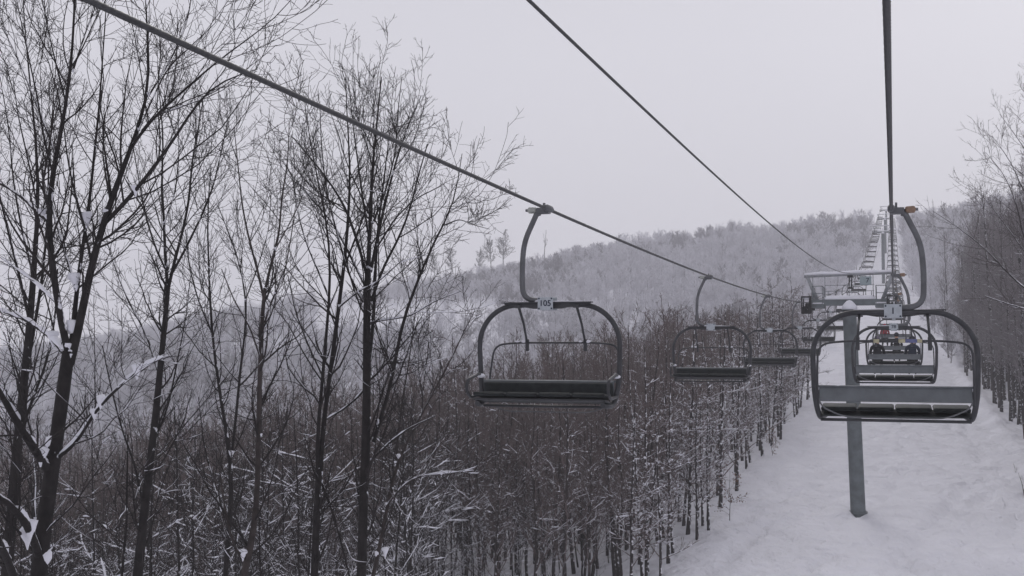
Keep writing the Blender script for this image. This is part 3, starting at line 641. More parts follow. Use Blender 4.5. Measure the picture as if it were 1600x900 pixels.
# ---- foreground trees whose limbs follow the photograph (pixel, pixel, radius in pixels); each limb gets its own spread in depth
def traced(name, D, limbs, lab, grp, seed, barkm, twigm, nb=9, nt_=8, nf=3, snow=1.0, blen=(0.28, 0.6), upb=0.10, toptwig=1.0, lump_px=()):
    rg = np.random.default_rng(seed)
    k = 14; Ps = []; Rs = []; tr = []
    for li, L in enumerate(limbs):
        dd = L[0]; pts = L[1]
        n = len(pts); ps = []; rs = []
        for j, (x, y, r) in enumerate(pts):
            d = D + dd[0] + (dd[1] - dd[0]) * j / (n - 1)
            ps.append(P(x, y, d)); rs.append(r * min(1.0, 0.36 + 0.035 * r) * D / F)
        a, b_ = resample(ps, rs, k); Ps.append(a); Rs.append(b_); tr.append(li)
    # trunk continues down to the ground
    t0 = Ps[0][0]; dirn = norm(Ps[0][0] - Ps[0][3]); gz_ = float(height(t0[0], t0[1]))
    base = t0 + dirn * (t0[2] - gz_) / max(0.6, -dirn[2]); base[2] = gz_ - 0.3
    bt, br_ = resample([base, (base + t0) / 2 + np.array([0.1, 0, 0]), t0], [Rs[0][0] * 1.45, Rs[0][0] * 1.12, Rs[0][0]], k)
    root = empty(name, Vector(base)); tag(root, lab, 'tree', grp)
    off = np.array(base)[None, None]
    PA = np.array(Ps) - off; RA = np.array(Rs)
    LEN = np.linalg.norm(np.diff(PA, axis=1), axis=2).sum(1)
    tk = Acc(); tk.add(np.array([bt]) - off, np.array([br_]), 12); tk.add(PA, RA, 10)
    link(bpy.data.objects.new('trunk', tk.mesh('trunk', [barkm])), root)
    cr = Acc()
    thin = RA.mean(1) < 0.075
    cnt = np.maximum(3, (LEN * nb / 2.5 * np.where(thin, 1.0, 0.45)).astype(int))
    b1, r1 = spawn(rg, PA, np.minimum(RA, 0.034), cnt, 8, (0.9, 2.4), (25, 55), upb, 0.12, 0.5, 0.12, 1.0, 0.0045, True, 0.3)
    b2, r2 = spawn(rg, b1, r1, nt_, 6, (0.30, 0.62), (28, 58), 0.07, 0.15, 0.6, 0.12, 1.0, 0.0033, False, 0.5)
    b3, r3 = spawn(rg, b2, r2, nf, 4, (0.25, 0.6), (30, 65), 0.05, 0.20, 0.75, 0.15, 1.0, 0.0028, False, 0.6)
    cr.add(b1, r1, 5); cr.add(b2, r2, 4); cr.add(b3, r3, 3)
    link(bpy.data.objects.new('crown', cr.mesh('crown', [twigm])), root)
    sn = Acc()
    # less snow high up on thin twigs
    for (a, b_, am, pr, kk) in ((PA, RA, 0.030, 1.0, 7), (b1, r1, 0.009, 0.75, 5), (b2, r2, 0.007, 0.40, 4)):
        zz = a[:, :, 2].mean(1) + base[2]; low = rg.random(len(a)) < np.clip(0.62 - (zz + 1.0) * 0.16, 0.06, 1.0)
        if a is PA: low = zz < rg.uniform(0.6, 2.4, len(a))
        c, s = snow_on(rg, a[low], b_[low], am * snow, pr, 0.08, a is PA, 1.9 if snow >= 1.0 else 1.0)
        sn.add(c, s, kk)
    # lumps in forks: where traced limbs start and at some branch bases
    pos = [PA[i, 0] + np.array([0, 0, RA[i, 0] * 0.9]) for i in range(1, len(PA))]; rr = [min(0.085, (RA[i, 0] * 1.0 + 0.008) * (1.25 if snow >= 1.0 else 1.0)) for i in range(1, len(PA))]
    allp = PA.reshape(-1, 3) + base; pq = np.array([pix(q_) for q_ in allp])
    for (x, y, r) in lump_px:
        i_ = int(np.argmin((pq[:, 0] - x) ** 2 + (pq[:, 1] - y) ** 2)); dz_ = pq[i_, 2]
        pos.append(P(0.35 * x + 0.65 * pq[i_, 0], 0.35 * y + 0.65 * pq[i_, 1], dz_) - base); rr.append(r * (1.75 if D < 15 else 1.0 if snow >= 1.0 else 0.8) * dz_ / F)
    sel = rg.random(len(b1)) < 0.05 * snow
    sel &= (b1[:, 0, 2] + base[2] < 1.5)
    pos += list(b1[sel, 0]); rr += list(rg.uniform(0.012, 0.028, sel.sum()))
    c, s = lumps(rg, np.array(pos), np.array(rr)); sn.add(c, s, 8)
    link(bpy.data.objects.new('snow', sn.mesh('snow', [M_snow])), root)
    return root
FGR = None
traced('bare_tree', 14.0, [
    ((0, 0), [(58, 930, 15), (66, 840, 14.5), (80, 740, 14), (92, 660, 13), (100, 600, 13), (107, 548, 12)]),
    ((0, -.4), [(107, 552, 9), (96, 510, 8.5), (85, 440, 8), (76, 370, 7.5), (75, 320, 7), (84, 260, 6.5), (97, 200, 5.5), (107, 140, 4.8), (113, 80, 4), (117, 10, 3.3), (117, -80, 2)]),
    ((0, .5), [(110, 560, 8), (116, 500, 7), (119, 455, 6), (127, 400, 5.5), (134, 355, 5), (142, 300, 4.5), (147, 240, 4), (155, 170, 3.3), (160, 95, 2.6), (166, 10, 2)]),
    ((0, .3), [(109, 570, 10), (122, 520, 9.5), (134, 455, 9), (148, 395, 8.5), (160, 350, 8), (176, 308, 7.5), (192, 262, 6.8), (206, 228, 6), (222, 185, 5.2), (232, 148, 4.6), (234, 105, 3.8), (230, 50, 3), (226, -30, 2)]),
    ((.2, -1.2), [(160, 352, 6.5), (185, 328, 6), (214, 295, 5.5), (240, 262, 5), (275, 213, 4.2), (300, 172, 3.6), (326, 140, 3), (366, 118, 2.4), (402, 108, 1.6)]),
    ((.2, -1.5), [(204, 232, 4.8), (232, 192, 4.4), (262, 163, 3.8), (300, 130, 3.2), (340, 95, 2.6), (392, 58, 2), (440, 20, 1.5), (470, -20, 1)]),
    ((0, 1.0), [(232, 150, 3.2), (252, 118, 2.9), (275, 78, 2.6), (292, 30, 2), (305, -30, 1.4)]),
    ((.1, 1.0), [(216, 205, 3), (240, 150, 2.6), (262, 105, 2.4), (300, 70, 2), (345, 30, 1.4), (360, -20, 1)]),
    ((0, 1.4), [(75, 345, 6.1), (60, 333, 5.8), (40, 312, 5.2), (15, 294, 4.6), (-15, 280, 3.8)]),
    ((0, 1.2), [(88, 245, 3.8), (70, 195, 3.4), (50, 145, 3), (30, 95, 2.5), (10, 55, 2), (-10, 10, 1.5)]),
    ((0, -1.), [(82, 270, 3.6), (68, 215, 3.2), (60, 160, 2.8), (45, 90, 2.2), (30, 20, 1.6), (18, -40, 1)]),
    ((0, -.8), [(104, 165, 3), (90, 110, 2.6), (78, 60, 2), (66, 0, 1.5)]),
    ((0, .8), [(114, 112, 2.8), (130, 60, 2.4), (146, 20, 2), (160, -30, 1.3)]),
    ((0, .6), [(119, 452, 4.5), (108, 415, 4.2), (96, 375, 3.8), (84, 338, 3.2), (78, 300, 2.6)]),
    ((0, -.9), [(133, 358, 3.6), (122, 320, 3.4), (112, 282, 3), (104, 238, 2.4), (98, 180, 1.8)]),
    ((0, -1.2), [(90, 715, 6.1), (112, 700, 5.5), (132, 672, 4.9), (150, 640, 4.6), (178, 612, 4.3), (205, 588, 3.8), (238, 563, 3.2), (266, 557, 2.0)]),
    ((0, -1.5), [(76, 735, 10.2), (60, 712, 9.4), (40, 680, 8.7), (18, 645, 7.8), (0, 612, 6.7), (-20, 585, 5.8)]),
    ((0, -1.3), [(62, 872, 9.4), (52, 842, 9.0), (38, 812, 8.7), (14, 788, 7.5), (-15, 765, 6.4)]),
    ((0, 0.8), [(60, 850, 3), (54, 800, 2.8), (56, 755, 2.4), (50, 700, 2)]),
    ((0, 1.2), [(100, 552, 6.1), (82, 530, 5.5), (62, 514, 4.9), (36, 498, 4.3), (-5, 484, 3.2)]),
    ((0, 1.5), [(86, 472, 3.2), (66, 452, 3), (40, 430, 2.6), (0, 402, 1.8)]),
    ((0, -1.6), [(30, 925, 9.4), (14, 880, 8.7), (0, 850, 8.0), (-14, 820, 7.2)]),
], 'largest dark tree at the left edge with thick snow wedges in its forks', 'bare trees standing close on the left', 11, M_bark, M_twig, 8, 7, 3, 1.0,
    lump_px=[(72, 700, 8), (66, 708, 7), (112, 520, 7), (110, 505, 6), (85, 530, 6), (70, 690, 5), (118, 438, 6), (134, 342, 6), (66, 338, 5), (212, 300, 4), (168, 332, 4), (155, 618, 5), (212, 580, 6), (82, 885, 8), (150, 645, 4), (30, 845, 8), (50, 830, 8)])
traced('bare_tree', 19.0, [
    ((0, 0), [(8, 930, 12), (20, 780, 11), (30, 660, 10), (42, 560, 9), (50, 470, 8), (54, 400, 7), (60, 330, 5.5), (62, 260, 4.5), (52, 180, 3.4), (42, 90, 2.4), (36, 0, 1.6)]),
    ((0, 1), [(38, 600, 6), (52, 520, 5), (66, 440, 4.4), (74, 350, 3.6), (76, 250, 2.8), (84, 150, 2), (90, 60, 1.4)]),
    ((0, -1), [(46, 500, 5), (30, 430, 4.2), (12, 360, 3.4), (-4, 290, 2.6), (-20, 220, 2)]),
    ((0, .6), [(52, 430, 4), (34, 360, 3.4), (20, 280, 2.8), (14, 200, 2.2), (0, 120, 1.5)]),
    ((0, 1), [(28, 690, 5), (52, 620, 4.4), (72, 570, 4), (86, 500, 3.2), (90, 420, 2.6)]),
    ((0, -.5), [(60, 330, 3.4), (44, 250, 2.8), (28, 180, 2), (20, 120, 1.4)]),
    ((0, 1), [(60, 350, 3.2), (78, 290, 2.6), (96, 240, 2), (120, 190, 1.4)]),
], 'tall dark tree just behind the largest tree, its trunk at the very left edge', 'bare trees standing close on the left', 12, M_bark, M_twig, 8, 7, 3, .9)
traced('bare_tree', 18.0, [
    ((0, 0), [(212, 930, 11), (222, 830, 10), (232, 740, 9), (240, 680, 8.5), (247, 610, 8), (254, 540, 7.2), (260, 480, 6.5), (263, 445, 6)]),
    ((0, .5), [(262, 450, 5), (258, 400, 4.6), (256, 340, 4), (252, 280, 3.4), (256, 220, 2.8), (250, 160, 2), (246, 100, 1.2)]),
    ((0, -.5), [(263, 450, 5), (272, 410, 4.6), (286, 360, 4), (296, 310, 3.6), (300, 250, 2.8), (310, 200, 2.2), (318, 150, 1.4)]),
    ((0, 1), [(270, 425, 4.2), (292, 385, 3.8), (316, 335, 3.4), (334, 290, 2.8), (345, 240, 2.2), (356, 190, 1.5)]),
    ((0, -1), [(258, 420, 3.4), (240, 380, 3), (226, 330, 2.6), (215, 270, 2), (205, 210, 1.4)]),
    ((0, 1), [(256, 350, 3), (274, 300, 2.6), (280, 240, 2.2), (278, 180, 1.6)]),
    ((0, .7), [(250, 590, 3.6), (228, 520, 3.2), (200, 470, 2.8), (180, 420, 2.2), (165, 370, 1.5)]),
    ((0, -.8), [(225, 800, 4), (212, 730, 3.6), (190, 670, 3), (172, 600, 2.4), (160, 540, 1.8)]),
    ((0, .7), [(240, 690, 3.4), (262, 640, 3), (276, 570, 2.6), (290, 500, 2), (298, 430, 1.4)]),
], 'slim dark forked tree, second trunk from the left crossed by a snowy branch', 'bare trees standing close on the left', 13, M_bark, M_twig, 10, 8, 2, .9,
    lump_px=[(209, 830, 5), (233, 665, 4), (230, 720, 3), (262, 468, 3)])
traced('bare_tree', 21.0, [
    ((0, 0), [(350, 930, 7), (356, 850, 6.8), (362, 780, 6.4), (362, 715, 6), (350, 660, 5), (342, 600, 4.4), (332, 540, 4), (328, 470, 3.6), (326, 400, 3), (322, 330, 2.4), (330, 260, 1.6)]),
    ((0, .4), [(362, 712, 4.6), (370, 640, 4.2), (376, 570, 3.8), (386, 500, 3.2), (380, 430, 2.6), (360, 370, 2.2), (340, 320, 1.6)]),
    ((0, -.7), [(331, 520, 3), (310, 470, 2.6), (296, 420, 2.2), (290, 360, 1.6)]),
    ((0, .7), [(383, 470, 2.4), (402, 420, 2), (420, 360, 1.6), (424, 300, 1.2)]),
    ((0, .4), [(345, 800, 3), (330, 740, 2.6), (318, 690, 2.2), (310, 620, 1.6)]),
], 'thin dark tree with a square snow lump in its fork, third from the left', 'bare trees standing close on the left', 14, M_bark, M_twig, 10, 7, 2, .9,
    lump_px=[(360, 708, 7), (358, 700, 5)])
traced('bare_tree', 16.0, [
    ((0, 0), [(372, 935, 9), (384, 885, 8.6), (396, 840, 8), (402, 770, 7), (404, 690, 6.8), (405, 610, 6.4), (408, 540, 6), (410, 480, 5.6), (414, 450, 5)]),
    ((0, .5), [(414, 455, 4.6), (424, 410, 4), (436, 370, 3.4), (440, 310, 2.8), (450, 250, 2.2), (452, 190, 1.4)]),
    ((0, -.5), [(412, 465, 4.2), (402, 420, 3.6), (388, 370, 3.2), (378, 320, 2.6), (372, 260, 2), (366, 200, 1.3)]),
    ((0, .8), [(409, 520, 3.4), (424, 470, 3), (444, 430, 2.6), (455, 370, 2), (462, 320, 1.4)]),
    ((0, -.8), [(407, 560, 3), (390, 510, 2.6), (366, 470, 2.2), (346, 420, 1.6)]),
    ((0, -.3), [(392, 865, 5), (372, 868, 4.6), (362, 840, 4), (352, 800, 3.2), (344, 740, 2.4)]),
    ((0, .7), [(430, 390, 2.6), (452, 350, 2.2), (472, 310, 1.7), (480, 260, 1.2)]),
], 'pale brown smooth tree curving at its foot, left of the twin stemmed tree', 'bare trees standing close on the left', 15, M_bark2, M_twig, 9, 7, 2, .8,
    lump_px=[(376, 868, 9), (378, 876, 7), (414, 692, 4), (360, 852, 4)])
traced('bare_tree', 18.0, [
    ((0, 0), [(490, 930, 9), (493, 850, 8.6), (496, 780, 8.2), (499, 735, 8)]),
    ((0, .3), [(500, 740, 6.8), (503, 680, 6.4), (512, 610, 6), (522, 540, 5.8), (530, 470, 5.4), (540, 400, 5), (545, 330, 4.2), (548, 260, 3.2), (542, 190, 2.2), (540, 120, 1.4)]),
    ((0, -.4), [(497, 740, 5.8), (494, 690, 5.4), (502, 620, 5), (507, 550, 4.6), (514, 480, 4.2), (517, 410, 3.8), (512, 350, 3.2), (498, 290, 2.6), (484, 220, 1.8), (476, 160, 1.2)]),
    ((0, 1), [(516, 470, 3.4), (500, 430, 3), (478, 380, 2.6), (462, 320, 2), (455, 250, 1.4)]),
    ((0, .8), [(537, 420, 3.4), (556, 370, 3), (575, 320, 2.4), (590, 260, 1.8), (600, 200, 1.2)]),
    ((0, .8), [(503, 755, 4), (520, 800, 3.6), (534, 850, 3.4), (548, 910, 3)]),
    ((0, -.8), [(530, 480, 2.8), (560, 455, 2.4), (592, 440, 2), (630, 405, 1.4)]),
    ((0, -.8), [(505, 590, 3), (484, 545, 2.6), (462, 490, 2.2), (450, 430, 1.6)]),
], 'twin stemmed dark tree splitting low down, left of the tree with the widest round crown', 'bare trees standing close on the left', 16, M_bark, M_twig, 9, 7, 2, .9,
    lump_px=[(497, 735, 5), (505, 745, 5)])
traced('bare_tree', 18.0, [
    ((0, 0), [(564, 930, 10.5), (566, 850, 10.2), (569, 760, 10), (572, 690, 9.8), (573, 620, 9.4), (573, 550, 9), (573, 480, 8.4), (575, 420, 7.6)]),
    ((0, .3), [(575, 425, 6.6), (578, 360, 5.6), (580, 300, 4.8), (584, 240, 3.8), (590, 180, 2.8), (596, 120, 1.8)]),
    ((0, -1.3), [(573, 430, 4.8), (558, 375, 4.2), (540, 325, 3.8), (516, 285, 3.2), (488, 250, 2.6), (458, 215, 1.8)]),
    ((0, 1.2), [(579, 425, 5), (592, 360, 4.4), (606, 300, 3.8), (622, 240, 3), (640, 190, 2.4), (658, 150, 1.5)]),
    ((0, -1), [(580, 470, 4.6), (600, 415, 4), (622, 375, 3.6), (640, 330, 3), (652, 280, 2.4), (668, 225, 1.8)]),
    ((0, 1.3), [(572, 450, 4.2), (550, 405, 3.8), (522, 350, 3.2), (496, 320, 2.8), (468, 290, 2.2), (440, 250, 1.5)]),
    ((0, .5), [(566, 470, 3.8), (545, 430, 3.4), (528, 370, 3), (510, 300, 2.6), (502, 230, 2), (500, 170, 1.3)]),
    ((0, -.6), [(578, 380, 3.8), (568, 320, 3.2), (560, 260, 2.6), (552, 200, 2), (545, 130, 1.3)]),
    ((0, .6), [(582, 350, 3.4), (602, 300, 3), (618, 240, 2.4), (622, 170, 1.8), (628, 120, 1.2)]),
    ((0, -.4), [(590, 385, 3.2), (618, 340, 2.8), (650, 310, 2.2), (690, 290, 1.5)]),
    ((0, .3), [(577, 560, 5.4), (584, 500, 5), (586, 430, 4.6), (590, 360, 3.8), (600, 280, 2.8), (610, 200, 1.8)]),
    ((0, -1), [(584, 690, 5.6), (594, 655, 5.4), (606, 620, 5.2), (616, 575, 5), (626, 515, 4.8), (638, 475, 4.4), (654, 435, 4), (670, 400, 3.6), (680, 365, 3.2), (694, 352, 2.8), (708, 325, 2.4), (716, 280, 1.8), (722, 240, 1.2)]),
    ((0, -.4), [(694, 352, 2.4), (718, 342, 2), (742, 352, 1.6), (765, 358, 1.1)]),
    ((0, .5), [(706, 328, 2.2), (728, 316, 1.9), (746, 318, 1.5), (765, 308, 1)]),
    ((0, .7), [(577, 600, 3.6), (558, 622, 3.4), (536, 640, 3), (510, 655, 2.4)]),
    ((0, -.6), [(576, 505, 3), (600, 500, 2.6), (640, 495, 2.2), (680, 470, 1.8), (720, 455, 1.2)]),
    ((0, -.8), [(580, 720, 3), (610, 690, 2.6), (640, 668, 2.2), (680, 650, 1.6)]),
], 'tall tree with the widest round crown, left of chair 105 and crossed by the rope', 'bare trees standing close on the left', 17, M_bark, M_twig, 8, 8, 3, .9, upb=0.13,
    lump_px=[(584, 668, 6), (583, 655, 5), (612, 588, 5), (570, 660, 5)])
traced('bare_tree', 20.0, [
    ((0, 0), [(575, 935, 6), (590, 870, 5.6), (600, 820, 5.4), (608, 780, 5), (616, 730, 4.8), (624, 710, 4.4), (640, 685, 4), (655, 655, 3.6), (672, 620, 3.2), (690, 590, 2.8), (706, 565, 2.4), (722, 520, 1.8), (742, 485, 1.2)]),
    ((0, .6), [(618, 725, 3.4), (622, 680, 3), (630, 620, 2.6), (640, 560, 2.2), (650, 480, 1.6), (655, 410, 1)]),
    ((0, -.6), [(604, 790, 3), (628, 760, 2.8), (650, 745, 2.4), (690, 740, 2.0), (740, 735, 1.4)]),
    ((0, -.9), [(612, 760, 2.6), (624, 800, 2.2), (640, 770, 2), (660, 730, 1.6), (690, 690, 1.2)]),
    ((0, .6), [(658, 650, 2.4), (662, 600, 2), (670, 540, 1.6), (668, 480, 1)]),
], 'slender leaning tree right of the wide crowned tree, reaching towards chair 105', 'bare trees standing close on the left', 18, M_bark2, M_twig, 9, 7, 2, 1.0,
    lump_px=[(621, 866, 7), (586, 880, 6), (622, 712, 5), (590, 690, 3), (690, 739, 4)])
# limbs of trees reaching in from the right edge
traced('bare_tree', 30.0, [
    ((0, 0), [(1720, 760, 7), (1700, 600, 6.5), (1680, 480, 6), (1660, 380, 5), (1640, 280, 3.6), (1620, 200, 2.4), (1600, 130, 1.6)]),
    ((0, -1), [(1690, 540, 4.6), (1650, 490, 4), (1612, 458, 3.4), (1578, 432, 2.8), (1548, 396, 2.3), (1520, 372, 1.9), (1490, 350, 1.4), (1458, 330, 0.9)]),
    ((0, -1), [(1692, 530, 3.8), (1650, 495, 3.2), (1600, 482, 2.7), (1566, 472, 2.2), (1538, 462, 1.7)]),
    ((0, -.5), [(1672, 440, 3.4), (1630, 400, 2.8), (1600, 380, 2.4), (1592, 330, 1.9), (1572, 275, 1.5), (1540, 238, 0.9)]),
    ((0, .5), [(1664, 400, 3), (1630, 345, 2.4), (1600, 300, 1.9), (1578, 250, 1.5), (1550, 212, 0.9)]),
    ((0, .5), [(1650, 330, 3), (1622, 270, 2.3), (1600, 230, 1.7), (1582, 205, 1.2), (1562, 178, .8)]),
    ((0, .5), [(1676, 470, 3), (1620, 420, 2.3), (1570, 350, 1.6), (1540, 310, 1.1), (1512, 288, .8)]),
], 'tree mostly beyond the right edge, one long limb reaching left over the piste border', None, 19, M_barks, mat('twig_grey', (0.10, 0.088, 0.09), 0.9), 9, 7, 2, 1.1)

# ---- procedural trees: shared variants
def variant(seed, H, r0, n1, n2, n3, kind, snow, t0=0.35, spread=(22, 50), twr=0.006, crook=0.03, lumpn=30, l1=(0.20, 0.38), lr_=(0.025, 0.055), up1=0.10):
    rg = np.random.default_rng(seed)
    k = 9; z = np.linspace(-0.3, H, k); tr = np.zeros((1, k, 3)); tr[0, :, 2] = z
    tr[0, 1:, :2] = np.cumsum(rg.normal(0, crook * H / k, (k - 1, 2)), 0)
    rr = (r0 * np.linspace(1.0, 0.12, k) ** 0.85)[None]; rr[0, 0] *= 1.25
    b1, r1 = spawn(rg, tr, rr, n1, 7, l1, spread, up1, 0.07, 0.42, t0, 0.97, twr * 1.5, False, 0.3)
    b2, r2 = spawn(rg, b1, r1, n2, 5, (0.25, 0.55), (25, 55), 0.08, 0.12, 0.55, 0.15, 1.0, twr * 1.15, False, 0.5)
    b3, r3 = spawn(rg, b2, r2, n3, 3, (0.3, 0.65), (25, 60), 0.06, 0.15, 0.7, 0.1, 1.0, twr, False, 0.6) if n3 else (np.zeros((0, 3, 3)), np.zeros((0, 3)))
    tk = Acc(); tk.add(tr, rr, 8)
    cr = Acc(); cr.add(b1, r1, 4); cr.add(b2, r2, 3); cr.add(b3, r3, 3)
    sn = None
    if snow > 0:
        sn = Acc()
        for (a, b_, am, pr, kk) in ((b1, r1, 0.014, 0.9, 5), (b2, r2, 0.011, 0.5, 4), (b3, r3, 0.009, 0.25, 3)):
            ok_ = a[:, :, 2].mean(1) < H * rg.uniform(0.45, 1.0, len(a))
            c, s = snow_on(rg, a[ok_], b_[ok_], am * snow, min(1, pr * (0.5 + 0.5 * snow)), 0.08); sn.add(c, s, kk)
        i = rg.integers(0, len(b2), int(lumpn * snow)); i = i[b2[i, 0, 2] < H * 0.7]; c, s = lumps(rg, b2[i, 0], rg.uniform(lr_[0], lr_[1], len(i)), 0.8); sn.add(c, s, 6)
    return dict(trunk=tk, crown=cr, snow=sn)
def bake(v, tm, cm):
    out = {}
    out['trunk'] = v['trunk'].mesh('trunk', [tm]); out['crown'] = v['crown'].mesh('crown', [cm])
    if v['snow']: out['snow'] = v['snow'].mesh('snow', [M_snow])
    return out
def joined(v, tm, cm):
    a = Acc()
    for mi, kk in enumerate(('trunk', 'crown', 'snow')):
        if v[kk]:
            for V_, Q_, M_ in zip(v[kk].V, v[kk].Q, v[kk].M):
                pass
            V_ = np.concatenate(v[kk].V); Q_ = np.concatenate(v[kk].Q)
            a.V.append(V_); a.Q.append(Q_ + a.n); a.M.append(np.full(len(Q_), mi)); a.n += len(V_)
    return a.mesh('tree_mesh', [tm, cm, M_snow])
# kinds: plain brown beech, snow-laden edge beech, tall right-hand beech, near young beech, frosted hill tree
V_beech = [variant(100 + i, 9.8, 0.085, 30, 6, 3, 0, 2.0, 0.12, (22, 58), 0.0085, 0.055, 26, (0.20, 0.38), (0.02, 0.05)) for i in range(6)]
V_edge = [variant(120 + i, 10.5, 0.095, 30, 6, 2, 0, 2.4, 0.14, (45, 85), 0.009, 0.03, 20, (0.12, 0.26), (0.05, 0.10), 0.04) for i in range(5)]
V_tall = [variant(140 + i, 18.0, 0.18, 36, 7, 3, 0, 1.0, 0.25, (25, 60), 0.011, 0.02, 20, (0.15, 0.30)) for i in range(4)]
V_near = [variant(160 + i, 9.0, 0.055, 26, 7, 3, 0, 2.1, 0.12, (25, 75), 0.0045, 0.04, 34, (0.2, 0.42), (0.012, 0.034), 0.06) for i in range(6)]
V_frost = [variant(180 + i, 6.3, 0.09, 28, 6, 3, 0, 0, 0.14, (30, 75), 0.032, 0.05, 0, (0.30, 0.62)) for i in range(5)]
S_beech = [bake(v, M_barkm, M_twigb) for v in V_beech]; S_edge = [bake(v, M_barks, M_twigb) for v in V_edge]
S_tall = [bake(v, M_barks, M_frostd) for v in V_tall]; S_near = [bake(v, M_bark, M_twig) for v in V_near]
S_frost = [bake(v, M_frostd, M_frost) for v in V_frost]
def place(S, x, y, s, rz, lab, grp, rg, hs=1.0):
    z = float(height(x, y)); root = empty('bare_tree', (x, y, z), rz); root.scale = (s, s, s * hs)
    root.rotation_euler = (rg.normal(0, 0.045), rg.normal(0, 0.045), rz)
    tag(root, lab, 'tree', grp)
    for k_ in ('trunk', 'crown', 'snow'):
        if k_ in S: link(bpy.data.objects.new(k_, S[k_]), root)
    return root
rg = np.random.default_rng(77)
def poisson(cands, dmin_fn):
    """greedy thinning on a grid"""
    out = []; cell = {}
    for (x, y) in cands:
        d = dmin_fn(x, y); c = 2.0; i, j = int(x // c), int(y // c); ok = True; rr_ = int(d // c) + 1
        for a in range(i - rr_, i + rr_ + 1):
            for b_ in range(j - rr_, j + rr_ + 1):
                for (u, v) in cell.get((a, b_), ()):
                    if (u - x) ** 2 + (v - y) ** 2 < d * d: ok = False; break
                if not ok: break
            if not ok: break
        if ok: out.append((x, y)); cell.setdefault((i, j), []).append((x, y))
    return out
def wedge(n, b0, b1, d0, d1):
    a = np.radians(rg.uniform(b0, b1, n)); d = np.sqrt(rg.uniform(d0 ** 2, d1 ** 2, n))
    return list(zip(-d * np.sin(a), d * np.cos(a)))
def bearing(x, y): return math.degrees(math.atan2(-x, y))
# 1. near young trees, far left
near = [p for p in poisson(wedge(500, 21.5, 46, 19, 47), lambda x, y: 2.3)]
near = [p for p in near if p[0] < -9]
for (x, y) in near[:62]:
    i = rg.integers(len(S_near)); place(S_near[i], x, y, rg.uniform(0.85, 1.25), rg.uniform(0, 6.28), 'thin young bare tree with snowy twigs in the thicket behind the close trees', 'thin young trees in the thicket on the left', rg)
# 2. the dense stand left of the piste
stand = [p for p in poisson(wedge(14000, 2.5, 47, 47, 135), lambda x, y: 1.08 if math.hypot(x, y) < 64 else 1.5) if p[0] < -9.0]
stand.sort(key=lambda p: math.hypot(p[0], p[1]))
# 3. right of the piste
right = [p for p in poisson([(9.6 + abs(rg.normal(0, 1)) * 14, rg.uniform(52, 190)) for _ in range(2500)], lambda x, y: 1.6) if bearing(*p) > -11]
right.sort(key=lambda p: p[1])
n_ind = 0
rest_b, rest_t = [], []
for (x, y) in stand:
    lo_ = float(np.interp(-x, [10, 13, 20, 40], [1.0, 0.95, 0.86, 0.84])) + 0.004 * max(0, y - 60)
    edge = x > -12.2 - 0.03 * max(0, y - 60) and (y > 58 or x > -10.6)
    if n_ind < 160 and math.hypot(x, y) < 110 or (edge and y < 125 and x > -11.0):
        n_ind += 1
        if edge: place(S_edge[rg.integers(5)], x, y, rg.uniform(0.70, 1.12) * lo_, rg.uniform(0, 6.28), 'snow laden bare beech at the left border of the piste', 'snow laden beeches along the left border of the piste', rg)
        elif rg.random() < 0.22: place(S_near[rg.integers(6)], x, y, rg.uniform(0.75, 1.05) * lo_, rg.uniform(0, 6.28), 'crooked young bare tree with snow flecks among the beeches left of the piste', 'crooked young trees among the beeches', rg)
        else: place(S_beech[rg.integers(6)], x, y, rg.uniform(0.72, 1.18) * lo_, rg.uniform(0, 6.28), 'slim upright bare beech in the dense stand left of the piste', 'bare beeches in the dense stand left of the piste', rg)
    else: rest_b.append((x, y, (6 + rg.integers(5)) if edge or rg.random() < 0.06 else rg.integers(6)))
for q, (x, y) in enumerate(right):
    if q < 50: place(S_tall[rg.integers(4)], x, y, rg.uniform(0.85, 1.2), rg.uniform(0, 6.28), 'tall bare beech with snowy trunk in the wood right of the piste', 'tall beeches in the wood right of the piste', rg)
    else: rest_t.append((x, y, 11 + rg.integers(4)))
# 4. wooded hill: everything further, as masses of trees
hill = []
for (x, y) in poisson(wedge(26000, -14, 50, 130, 530), lambda x, y: 3.0):
    if float(np.interp(y, [250, 420], [-10.8, -8.3])) < x < float(np.interp(y, [130, 180, 250, 400], [9.5, 6.8, 4.3, 3.4])): continue
    D_ = math.hypot(x, y)
    if vnoise(x / 22.0, y / 22.0, 9) < (0.26 if D_ > 200 and x < -70 else 0.06): continue
    be_ = bearing(x, y); el_ = float(height(x, y)) / D_
    if 19.0 < be_ < 28.0 and 0.0 < el_ < 0.036 and vnoise(x / 9.0, y / 9.0, 12) > 0.16: continue
    hill.append((x, y))
mass = []
for (x, y) in hill:
    D_ = math.hypot(x, y); z = float(height(x, y))
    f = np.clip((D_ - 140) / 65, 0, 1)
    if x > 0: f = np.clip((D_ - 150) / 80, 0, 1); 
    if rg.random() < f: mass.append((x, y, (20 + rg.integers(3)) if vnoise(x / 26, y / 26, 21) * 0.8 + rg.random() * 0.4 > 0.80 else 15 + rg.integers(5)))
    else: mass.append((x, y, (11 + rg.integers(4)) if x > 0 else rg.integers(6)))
M_rime2 = mat('light_rime_twig', (0.38, 0.37, 0.40), 0.9, 0, 0.3, 0.5)
src = bpy.data.collections.new('tree_sources')
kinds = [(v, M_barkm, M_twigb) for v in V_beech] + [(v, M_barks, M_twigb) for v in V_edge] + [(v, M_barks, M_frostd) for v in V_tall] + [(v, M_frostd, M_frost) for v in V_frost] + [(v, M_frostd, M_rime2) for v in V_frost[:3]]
for i, (v, a, b_) in enumerate(kinds):
    src.objects.link(bpy.data.objects.new('tree_%02d' % i, joined(v, a, b_)))
